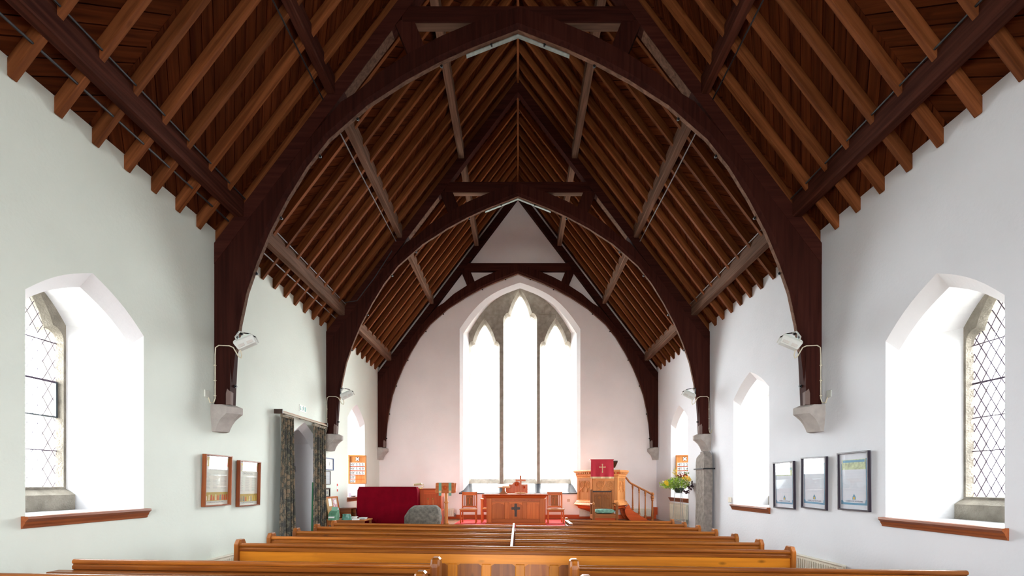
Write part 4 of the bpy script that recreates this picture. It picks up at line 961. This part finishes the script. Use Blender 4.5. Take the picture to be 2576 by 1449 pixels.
# ------------------------------------------------------------------ hymn boards
def hymn_board(x, y, z0, rz, label):
    t = thing('hymn_board', label, 'hymn board', (x, y, z0), (0, 0, rz), 'hymn boards'); w, h = .45, .74
    part('backboard', MB().box(-w/2, w/2, -.012, .0, 0, h), wood('oakgold', 'Z'), t)
    part('frame_side', MB().box(-w/2, -w/2+.04, -.035, -.0125, 0, h), wood('oakgold', 'Z'), t, bevel=.006)
    part('frame_side', MB().box(w/2-.04, w/2, -.035, -.0125, 0, h), wood('oakgold', 'Z'), t, bevel=.006)
    part('frame_top', MB().box(-w/2+.0405, w/2-.0405, -.035, -.0125, h-.035, h), wood('oakgold', 'X'), t, bevel=.006)
    part('frame_foot', MB().box(-w/2+.0405, w/2-.0405, -.035, -.0125, 0, .035), wood('oakgold', 'X'), t, bevel=.006)
    e = part('emblem_boss', MB().lathe([(.046, 0), (.046, .003)], 20).xf(Matrix.Translation((0, -.0125, h-.10)) @ Matrix.Rotation(R(90), 4, 'X')), M_INK, t)
    for a in (45, -45):
        part('emblem_arm', MB().box(-.052, .052, -.003, .003, -.016, .016).xf(Matrix.Translation((0, -.018-.001*(a > 0), h-.10)) @ Matrix.Rotation(R(a), 4, 'Y')), M_PAPER, e, bevel=.006)
    rows_ = ['HY 555', 'HY 549', 'HY 465', 'HY', 'HY']
    for i, s_ in enumerate(rows_):
        zz = h-.285-i*.109
        part('slide_rail', MB().box(-w/2+.041, w/2-.041, -.022, -.0125, zz-.016, zz-.002), wood('oakred', 'X'), t)
        wd = .37 if i < 3 else .135
        c = part('number_card', MB().box(-w/2+.042, -w/2+.042+min(wd, w-.084), -.016, -.0125, zz, zz+.090), M_PAPER, t)
        lt = text_mb('HY', .105); lt.xf(Matrix.Translation((-w/2+.05, -.018, zz+.008)) @ Matrix.Rotation(R(90), 4, 'X') @ Matrix.Diagonal((.78, 1, 1, 1)))
        part('lettering', lt, M_INK, c)
        if i < 3:
            for q, ch in enumerate(s_[3:]):
                lt = text_mb(ch, .105); lt.xf(Matrix.Translation((-w/2+.187+q*.074, -.018, zz+.008)) @ Matrix.Rotation(R(90), 4, 'X') @ Matrix.Diagonal((.85, 1, 1, 1)))
                part('lettering', lt, M_INK, c)
hymn_board(-4.165, 12.365, 1.45, R(24.8), 'hymn board with white number cards in the left window reveal')
hymn_board(4.31, 12.32, 1.45, R(-24.8), 'hymn board in the right window reveal partly behind the flowers')

# ------------------------------------------------------------------ framed pictures
def wall_thing(name, label, cat, side, yc, z0, group=None, roll=0.0, lean=0.0):
    sx = -1 if side == 'L' else 1
    M = Matrix.Translation((sx*(W-.001), yc, z0)) @ Matrix.Rotation(R(90 if sx < 0 else -90), 4, 'Z') @ Matrix.Rotation(roll, 4, 'Y') @ Matrix.Rotation(lean, 4, 'X')
    return tag(link(name, None, None, M), label, cat, group)
def frame(t, w, h, fw, dp, mat, paper, glass=True):
    part('frame_side', MB().box(-w/2, -w/2+fw, -dp, 0, 0, h), mat('Z'), t, bevel=.002)
    part('frame_side', MB().box(w/2-fw, w/2, -dp, 0, 0, h), mat('Z'), t, bevel=.002)
    part('frame_top', MB().box(-w/2+fw+.0004, w/2-fw-.0004, -dp, 0, h-fw, h), mat('X'), t, bevel=.002)
    part('frame_bottom', MB().box(-w/2+fw+.0004, w/2-fw-.0004, -dp, 0, 0, fw), mat('X'), t, bevel=.002)
    p = part('print', MB().box(-w/2+fw, w/2-fw, -.010, -.002, fw, h-fw), paper, t)
    if glass:
        g = MB().add([(-w/2+fw, -dp*.45, fw), (w/2-fw, -dp*.45, fw), (w/2-fw, -dp*.45, h-fw), (-w/2+fw, -dp*.45, h-fw)], [(0,1,2,3)])
        part('glass', g, picture_glass(), t)
    return p
FIG = [plain('print_red', (.62, .06, .04), .7), plain('print_blue', (.14, .20, .30), .7), plain('print_cream', (.80, .72, .50), .7), plain('print_yellow', (.72, .52, .08), .7), plain('print_gold', (.46, .35, .09), .7), plain('print_grey', (.35, .37, .36), .7)]
def cradle_roll(yc, z0, w, h, label, seed):
    t = wall_thing('framed_roll', label, 'picture', 'L', yc, z0, 'framed rolls on the left wall', lean=R(1.6)); q = random.Random(seed)
    p = frame(t, w, h, .016, .055, lambda a: wood('sill', a), plain('roll_paper', (.70, .72, .64), .7, var=.03))
    iw = w-.04
    for za, zb_ in ((.10*h, .27*h), (.77*h, .945*h)):
        part('printed_band', MB().box(-iw/2, iw/2, -.0112, -.0102, za, zb_), FIG[4], p)
        n = 11
        for k in range(n):
            x = -iw/2+iw*(k+.5)/n; hh = (zb_-za)*q.uniform(.5, .8)
            part('printed_figure', MB().prism([(x-.013, za+.008), (x+.013, za+.008), (x+.008, za+hh*.7), (x+.010, za+hh*.78), (x+.006, za+hh), (x-.006, za+hh), (x-.010, za+hh*.78), (x-.008, za+hh*.7)], 'Y', -.0122, -.0114), FIG[q.choice((0, 0, 1, 2, 3, 5))], p)
    lt = text_mb('CRADLE ROLL', .042, 'CENTER', .0004).xf(Matrix.Translation((0, -.0108, .70*h)) @ Matrix.Rotation(R(90), 4, 'X')); part('lettering', lt, FIG[5], p)
    lt = text_mb('CHURCH OF SCOTLAND', .030, 'CENTER', .0004).xf(Matrix.Translation((0, -.0108, .06*h)) @ Matrix.Rotation(R(90), 4, 'X')); part('lettering', lt, FIG[5], p)
    for c_ in range(3):
        for r_ in range(14):
            x = -iw/2+.03+c_*iw/3.1; z = .64*h-r_*.0235*h
            part('printed_line', MB().box(x, x+iw*.22*q.uniform(.6, 1), -.0108, -.0103, z, z+.003), FIG[5], p)
cradle_roll(6.29, 1.16, .55, .67, 'wood framed cradle roll on the left wall nearer the big window', 1)
cradle_roll(7.025, 1.125, .55, .66, 'wood framed cradle roll on the left wall nearer the doorway', 2)
BLU = plain('print_border_blue', (.12, .34, .52), .7); PALE = plain('blue_paper', (.68, .74, .82), .7, var=.03); GRN = plain('print_pale_green', (.48, .58, .36), .7, var=.3, scale=30)
def roll_right(yc, z0, w, h, label, roll=0.0):
    t = wall_thing('framed_roll', label, 'picture', 'R', yc, z0, 'black framed rolls on the right wall', roll, R(.9))
    fm = plain('frame_black', (.022, .014, .026), .4)
    p = frame(t, w, h, .018, .035, lambda a: fm, PALE)
    iw = w-.10
    part('printed_border', MB().box(-iw/2, -iw/2+.010, -.0112, -.0102, .17*h, .80*h), BLU, p)
    part('printed_border', MB().box(iw/2-.014, iw/2, -.0112, -.0102, .17*h, .88*h), BLU, p)
    part('printed_border', MB().prism([(-iw/2-.012, .10*h), (iw/2+.012, .10*h), (iw/2+.012, .19*h), (iw/2-.022, .19*h), (iw/2-.032, .135*h), (-iw/2+.032, .135*h), (-iw/2+.016, .17*h), (-iw/2-.012, .17*h)], 'Y', -.0112, -.0102), BLU, p)
    part('printed_scene', MB().box(-iw/2+.01, iw/2-.016, -.0114, -.0103, .70*h, .87*h), GRN, p)
    part('printed_heading', MB().box(-iw/2+.03, iw/2-.03, -.0118, -.0115, .82*h, .86*h), BLU, p)
    em = part('printed_emblem', MB().prism([(-.03, .19*h), (.03, .19*h), (.024, .24*h), (.0, .285*h), (-.024, .24*h)], 'Y', -.0112, -.0102), BLU, p)
    part('printed_emblem', MB().prism([(-.016, .195*h), (.016, .195*h), (.012, .235*h), (-.012, .235*h)], 'Y', -.0122, -.0113), FIG[3], em)
    lt = text_mb('CHURCH OF SCOTLAND', .026, 'CENTER', .0004).xf(Matrix.Translation((0, -.0108, .148*h)) @ Matrix.Rotation(R(90), 4, 'X')); part('lettering', lt, FIG[1], p)
    for r_ in range(18):
        z = .66*h-r_*.019*h
        part('printed_line', MB().box(-iw/2+.035, iw/2-.04, -.0106, -.0103, z, z+.002), plain('print_faint', (.52, .60, .68), .7), p)
roll_right(5.657, 1.13, .525, .70, 'black framed blue roll on the right wall, nearest the big window')
roll_right(6.42, 1.11, .54, .70, 'black framed blue roll on the right wall, middle of three and slightly crooked', R(1.3))
roll_right(7.135, 1.08, .55, .70, 'black framed blue roll on the right wall, nearest the far windows')
t = wall_thing('wall_picture', 'white certificate in a blue frame on the left wall beyond the curtain', 'picture', 'L', 10.05, 1.735, 'small frames beyond the curtain')
p = frame(t, .50, .26, .02, .025, lambda a: plain('frame_blue', (.04, .09, .22), .4), M_PAPER)
part('printed_mark', MB().prism([(.04, .10), (.055, .11), (.065, .16), (.05, .18), (.035, .14)], 'Y', -.0112, -.0102), FIG[5], p)
t = wall_thing('wall_picture', 'narrow grey certificate frame hanging below the blue frame', 'picture', 'L', 10.0, 1.435, 'small frames beyond the curtain')
p = frame(t, .26, .285, .014, .022, lambda a: wood('dark', a), plain('paper_grey', (.56, .60, .62), .7))
for k in range(9): part('printed_line', MB().box(-.09, .09, -.0108, -.0103, .05+k*.024, .056+k*.024), FIG[5], p)
t = wall_thing('wall_picture', 'small picture in a thick dark frame below the grey certificate', 'picture', 'L', 9.97, 1.165, 'small frames beyond the curtain')
p = frame(t, .26, .20, .032, .03, lambda a: wood('dark', a), plain('paper_old', (.62, .64, .55), .7))
part('printed_mark', MB().box(-.02, .02, -.0112, -.0102, .07, .13), FIG[1], p)
t = wall_thing('paper_strip', 'narrow red and white paper strip stuck on the left wall', 'paper', 'L', 10.56, 1.28)
part('strip', MB().box(-.03, .03, -.002, 0, .0, .17), M_PAPER, t)
part('red_end', MB().box(-.03, .03, -.003, -.0021, .0, .05), FIG[0], t); part('red_top', MB().box(-.03, .03, -.003, -.0021, .12, .17), FIG[0], t)
# exit sign
t = wall_thing('exit_sign', 'small green and white running man exit sign above the doorway', 'sign', 'L', 8.86, 2.78)
part('plate', MB().box(-.14, .14, -.006, 0, 0, .125), M_PAPER, t)
GS = plain('sign_green', (.02, .26, .20), .5)
part('arrow_shaft', MB().box(-.105, -.085, -.0075, -.0061, .03, .10), GS, t); part('arrow_head', MB().prism([(-.125, .05), (-.065, .05), (-.095, .018)], 'Y', -.0076, -.0061), GS, t)
part('door_symbol', MB().box(.075, .12, -.0075, -.0061, .02, .105), GS, t)
part('running_figure', MB().prism([(-.03, .025), (-.01, .03), (.012, .055), (.03, .02), (.045, .022), (.03, .06), (.022, .08), (.045, .075), (.045, .085), (.012, .095), (-.02, .085), (-.03, .065), (-.018, .068), (-.004, .078), (.0, .062)], 'Y', -.0075, -.0061), GS, t)
part('figure_head', MB().lathe([(.010, 0), (.010, .001)], 12).xf(Matrix.Translation((.026, -.0062, .107)) @ Matrix.Rotation(R(90), 4, 'X')), GS, t)

# ------------------------------------------------------------------ doorway: door leaf, rail, curtains
d = link('door_1', None, None, Matrix.Translation((-4.49, 8.94, 0))); tag(d, 'dark plank door standing in the deep doorway', kind='structure')
for k in range(6):
    y = 8.36+k*.194; zt_ = 2.24+.31*(1-abs(y+.097-8.94)/.585)-.03
    part('plank', MB().box(-4.53, -4.49, y, y+.190, .06, zt_), wood('dark', 'Z'), d, space='world')
part('ledge', MB().box(-4.488, -4.465, 8.38, 9.50, .5, .62), wood('dark', 'Y'), d, space='world')
part('ledge', MB().box(-4.488, -4.465, 8.38, 9.50, 1.75, 1.87), wood('dark', 'Y'), d, space='world')
lt_ = part('lock_box', MB().box(-4.488, -4.43, 9.36, 9.50, 1.68, 1.80), M_IRON, d, space='world', bevel=.006)
part('door_backing', MB().box(-4.56, -4.531, 8.33, 9.55, -.1, 2.6), M_INK, d, space='world')
t = thing('green_panel', 'narrow green panel standing behind the right curtain in the doorway', 'panel', (-4.05, 9.49, .06))
part('board', MB().loft([[(-.06, -.035, 0), (.06, -.035, 0), (.06, .01, 0), (-.06, .01, 0)], [(-.045, -.005, 1.42), (.05, -.005, 1.42), (.05, .02, 1.42), (-.045, .02, 1.42)]]), M_GREEN, t)
part('edge_strip', MB().box(.0605, .066, -.03, .0, .0, .2), M_GREEN, t)
t = thing('curtain_rail', 'long wooden curtain rail above the doorway', 'curtain rail', (-3.92, 8.73, 2.60))
part('pelmet', MB().box(-.0, .035, -.93, .93, .03, .062), wood('oakbrown', 'Y'), t, bevel=.006)
part('track', MB().box(.036, .062, -.90, .91, .008, .04), plain('brass_track', (.26, .19, .10), .6), t, bevel=.004)
for y in (-.92, .92): part('end_block', MB().box(-.07, .07, y-.012, y+.012, .0, .075), wood('dark', 'Z'), t)
for y in (-.6, 0, .6): part('bracket', MB().box(-.079, -.0005, y-.015, y+.015, .03, .05), M_IRON, t)
def curtain_mat():
    m, nt, b = _mat('floral_curtain'); N = nt.nodes; L = nt.links
    tc = N.new('ShaderNodeTexCoord'); uv = tc.outputs['UV']
    mp = N.new('ShaderNodeMapping'); mp.inputs['Scale'].default_value = (10, 11, 1); L.new(uv, mp.inputs['Vector'])
    nz = N.new('ShaderNodeTexNoise'); nz.inputs['Scale'].default_value = 2.5; L.new(mp.outputs[0], nz.inputs['Vector'])
    mxv = N.new('ShaderNodeMix'); mxv.data_type = 'VECTOR'; mxv.inputs[0].default_value = .12; L.new(mp.outputs[0], mxv.inputs[4]); L.new(nz.outputs['Color'], mxv.inputs[5])
    v = N.new('ShaderNodeTexVoronoi'); v.inputs['Scale'].default_value = 1.0; L.new(mxv.outputs[1], v.inputs['Vector'])
    cr = N.new('ShaderNodeValToRGB'); e = cr.color_ramp.elements
    e[0].position = 0; e[0].color = (.19, .135, .085, 1); e[1].position = .48; e[1].color = (.042, .040, .032, 1)
    for p_, c_ in ((.10, (.13, .085, .055, 1)), (.17, (.25, .19, .12, 1)), (.30, (.16, .11, .07, 1)), (.36, (.23, .18, .115, 1)), (.62, (.13, .125, .085, 1)), (.68, (.045, .045, .04, 1))):
        x = e.new(p_); x.color = c_
    L.new(v.outputs['Distance'], cr.inputs['Fac']); L.new(cr.outputs['Color'], b.inputs['Base Color']); b.inputs['Roughness'].default_value = .9
    return m
CM = curtain_mat()
def curtain(ya, yb, yc, yd, label, seed, flat):
    t = thing('curtain', label, 'curtain', (-3.885, (ya+yb)/2, .06), group='floral curtains at the doorway'); q = random.Random(seed)
    n, m = 64, 24; vs = []; uvs = []; ph = q.uniform(0, 6)
    cloth_w = 1.3
    for k in range(m+1):
        u = k/m; z = 2.515*u; a = yc+(ya-yc)*u**.7; b = yd+(yb-yd)*u**.7
        for i in range(n+1):
            s_ = i/n; w = s_ if s_ > flat else s_
            amp = (.016+.034*(1-u*.7)) * min(1, max(.15, (s_-flat*.8)/.2))
            x = amp*math.sin(2*math.pi*5.5*s_+ph+.5*math.sin(3*u)) + .012*math.sin(2*math.pi*11*s_)*u
            vs.append((x, a+(b-a)*w-(ya+yb)/2, z)); uvs.append((s_*cloth_w, z))
    fs = [(k*(n+1)+i, k*(n+1)+i+1, (k+1)*(n+1)+i+1, (k+1)*(n+1)+i) for k in range(m) for i in range(n)]
    me = bpy.data.meshes.new('cloth'); me.from_pydata(vs, [], fs); lay = me.uv_layers.new(name='UVMap')
    for l in me.loops: lay.data[l.index].uv = uvs[l.vertex_index]
    for p_ in me.polygons: p_.use_smooth = True
    o = link('cloth', me, t); me.materials.append(CM)
    sm = o.modifiers.new('thickness', 'SOLIDIFY'); sm.thickness = .004
    part('heading_tape', MB().box(-.02, .02, ya-(ya+yb)/2, yb-(ya+yb)/2, 2.49, 2.53), plain('tape', (.20, .16, .11), .9), t)
curtain(7.84, 8.22, 7.70, 8.33, 'dark floral curtain gathered on the near side of the doorway', 1, .45)
curtain(9.06, 9.60, 9.04, 9.58, 'dark floral curtain gathered on the far side of the doorway', 2, .1)

# ------------------------------------------------------------------ bookstall corner beyond the doorway
t = thing('leaflet_table', 'small wooden table of leaflets beside the far curtain', 'table', (-3.52, 9.86, 0.05))
part('table_top', MB().box(-.38, .42, -.22, .32, .64, .67), wood('oakbrown', 'X'), t, bevel=.004)
for x in (-.34, .38):
    for y in (-.18, .28): part('leg', MB().box(x-.022, x+.022, y-.022, y+.022, 0, .639), wood('oakbrown', 'Z'), t)
part('apron', MB().box(-.34, .38, -.19, -.175, .56, .639), wood('oakbrown', 'X'), t)
t = thing('notice_board', 'cork notice board with pinned papers leaning on the left wall', 'notice board', (-3.9, 10.12, .7205))
LM = Matrix.Rotation(R(90), 4, 'Z') @ Matrix.Rotation(R(-9), 4, 'X')
part('cork', MB().box(-.30, .30, -.015, 0, 0, .44).xf(LM), plain('cork', (.46, .28, .12), .9, var=.25, scale=60), t)
part('frame_side', MB().box(.3005, .325, -.025, .005, 0, .44).xf(LM), wood('oak', 'Z'), t); part('frame_top', MB().box(-.30, .325, -.025, .005, .4405, .46).xf(LM), wood('oak', 'X'), t)
for i, (x, z, w_, h_, m_) in enumerate(((-.20, .26, .16, .16, M_PAPER), (.02, .22, .22, .20, plain('paper_pink_map', (.66, .42, .46), .7, var=.4, scale=20)), (.10, .30, .12, .09, M_PAPER), (.08, .10, .20, .11, plain('paper_blue_white', (.66, .72, .86), .7)), (.14, .0, .14, .10, M_PAPER))):
    part('pinned_paper', MB().box(x, x+w_, -.0175-.0012*i, -.016-.0012*i, z, z+h_).xf(LM), m_, t)
t = thing('leaflet_box', 'green cardboard leaflet box with white leaflets on the small table', 'box', (-3.70, 9.62, .7205))
part('box', MB().prism([(-.10, 0), (.10, 0), (.10, .20), (-.02, .17), (-.10, .10)], 'X', -.09, .06), plain('box_green', (.10, .27, .16), .6, var=.3, scale=25), t)
part('leaflet', MB().boxm((.12, .005, .14), Matrix.Translation((-.02, -.075, .10)) @ Matrix.Rotation(R(-40), 4, 'X')), M_PAPER, t)
part('leaflet', MB().boxm((.12, .005, .10), Matrix.Translation((-.02, .06, .215)) @ Matrix.Rotation(R(-30), 4, 'X')), plain('leaflet_green', (.25, .50, .35), .6), t)
t = thing('tissue_bag', 'crumpled green carrier bag on the small table', 'bag', (-3.46, 9.64, .7205))
bg_ = []
for k in range(7):
    u = k/6; bg_.append([((.10*(1-.25*u)+.02*noise.noise(Vector((i*.7, u*4, 1))))*math.cos(2*math.pi*i/16), (.07*(1-.3*u)+.02*noise.noise(Vector((i*.9, u*4, 7))))*math.sin(2*math.pi*i/16), .12*u+.015*noise.noise(Vector((i, u*3, 3)))*u) for i in range(16)])
part('bag', MB().loft(bg_), plain('bag_green', (.09, .26, .20), .4, var=.4, scale=30), t)
for i, (x, y, rz, col_) in enumerate(((-3.27, 9.62, 14, M_PAPER), (-3.20, 9.84, -12, plain('paper_grey', (.5, .5, .5))), (-3.42, 9.93, 20, M_PAPER))):
    t = thing('leaflet_pile', ['white leaflet pile at the front corner of the small table', 'grey booklet pile at the back of the small table', 'white leaflet pile lying behind the green bag'][i], 'papers', (x, y, .7205), (0, 0, R(rz)), 'papers on the small table')
    part('stack', MB().box(-.07, .07, -.05, .05, 0, .02+.012*i), col_, t)
    part('top_sheet', MB().boxm((.15, .11, .002), Matrix.Translation((.012, .006, .0225+.012*i)) @ Matrix.Rotation(R(6), 4, 'Z')), M_PAPER, t)
t = thing('wooden_box', 'dark brown wooden box with an open end by the left wall', 'box', (-3.79, 10.62, PZ+.001))
WB = wood('pewdark', 'X')
part('stand', MB().box(-.12, .12, -.14, .14, 0, .26), wood('dark', 'Z'), t)
part('side', MB().box(-.15, .13, -.16, -.145, .261, .455), WB, t); part('side', MB().box(-.15, .13, .145, .16, .261, .455), WB, t)
part('lid', MB().box(-.15, .135, -.165, .165, .4555, .472), WB, t); part('floor_board', MB().box(-.15, .13, -.1445, .1445, .261, .275), WB, t); part('end_board', MB().box(-.15, -.135, -.1445, .1445, .2755, .455), WB, t)
t = thing('fire_extinguisher', 'red fire extinguisher on the platform beside the velvet cover', 'fire extinguisher', (-3.915, 11.12, PZ+.001))
part('cylinder', MB().lathe([(.06, 0), (.065, .02), (.065, .27), (.05, .31), (.02, .33)], 16), plain('extinguisher_red', (.60, .02, .02), .3), t, smooth=True)
part('valve', MB().lathe([(.018, .331), (.018, .36), (.010, .37)], 8), M_IRON, t); part('handle', MB().box(-.01, .09, -.01, .01, .371, .385), M_IRON, t)
part('hose', MB().tube([(.02, 0, .35), (.09, -.02, .33), (.10, -.03, .20), (.085, -.04, .10)], .009, 6), M_BLACKC, t)
t = thing('blue_stool', 'small folding stool with a blue seat against the left wall', 'stool', (-3.885, 11.36, PZ+.001))
part('seat', MB().loft([[(.105*math.cos(2*math.pi*i/18), .105*math.sin(2*math.pi*i/18), z) for i in range(18)] for z in (.40, .425)]), plain('seat_blue', (.03, .13, .42), .4), t)
for a in (0, 90, 180, 270): part('leg', MB().tube([(.08*math.cos(R(a+45)), .08*math.sin(R(a+45)), .399), (.11*math.cos(R(a+45)), .11*math.sin(R(a+45)), 0)], .010, 6), M_BLACKC, t)
c_ = WIN[('L', 2)]
t = thing('sill_photo', 'small card standing on the far left window sill', 'card', (-4.02, 11.40, c_[2]+.0035))
part('card', MB().box(-.03, .03, -.008, .008, 0, .10), plain('card_lilac', (.55, .50, .58), .6), t); part('foot', MB().box(-.02, .02, .0085, .05, 0, .006), M_PAPER, t)
t = thing('sill_dish', 'shallow dish on the far left window sill', 'dish', (-4.03, 11.66, c_[2]+.0035))
part('bowl', MB().lathe([(.04, 0), (.085, .016), (.09, .024), (.08, .018), (.02, .007)], 16), plain('dish_brown', (.28, .20, .18), .4), t)
part('rim', MB().tube([(.088*math.cos(2*math.pi*k/16), .088*math.sin(2*math.pi*k/16), .025) for k in range(17)], .003, 5, cap=False), plain('dish_brown', (.28, .20, .18)), t)
solo('socket_plate', MB().box(1.42, 1.50, YE-.014, YE-.001, .93, 1.01), plain('socket_brass', (.55, .38, .26), .4), 'brass socket plate on the east wall below the slate sill', 'socket', 'wall socket plates', bevel=.004, origin=(1.46, YE-.001, .93))
solo('pipe_casing', MB().box(3.90, 3.995, YE-.12, YE-.03, PZ+.122, PZ+.34), wood('oakred', 'Z'), 'reddish wooden pipe casing in the right corner of the east wall', 'casing', bevel=.004, origin=(3.95, YE-.06, PZ+.122))
t = wall_thing('junction_box', 'small cream junction box on the right wall beside the second window', 'socket', 'R', 8.97, 1.10)
part('box', MB().box(-.045, .045, -.03, 0, 0, .10), M_CREAM, t, bevel=.006)
part('cover', MB().box(-.03, .03, -.034, -.0305, .015, .085), M_CREAM, t)
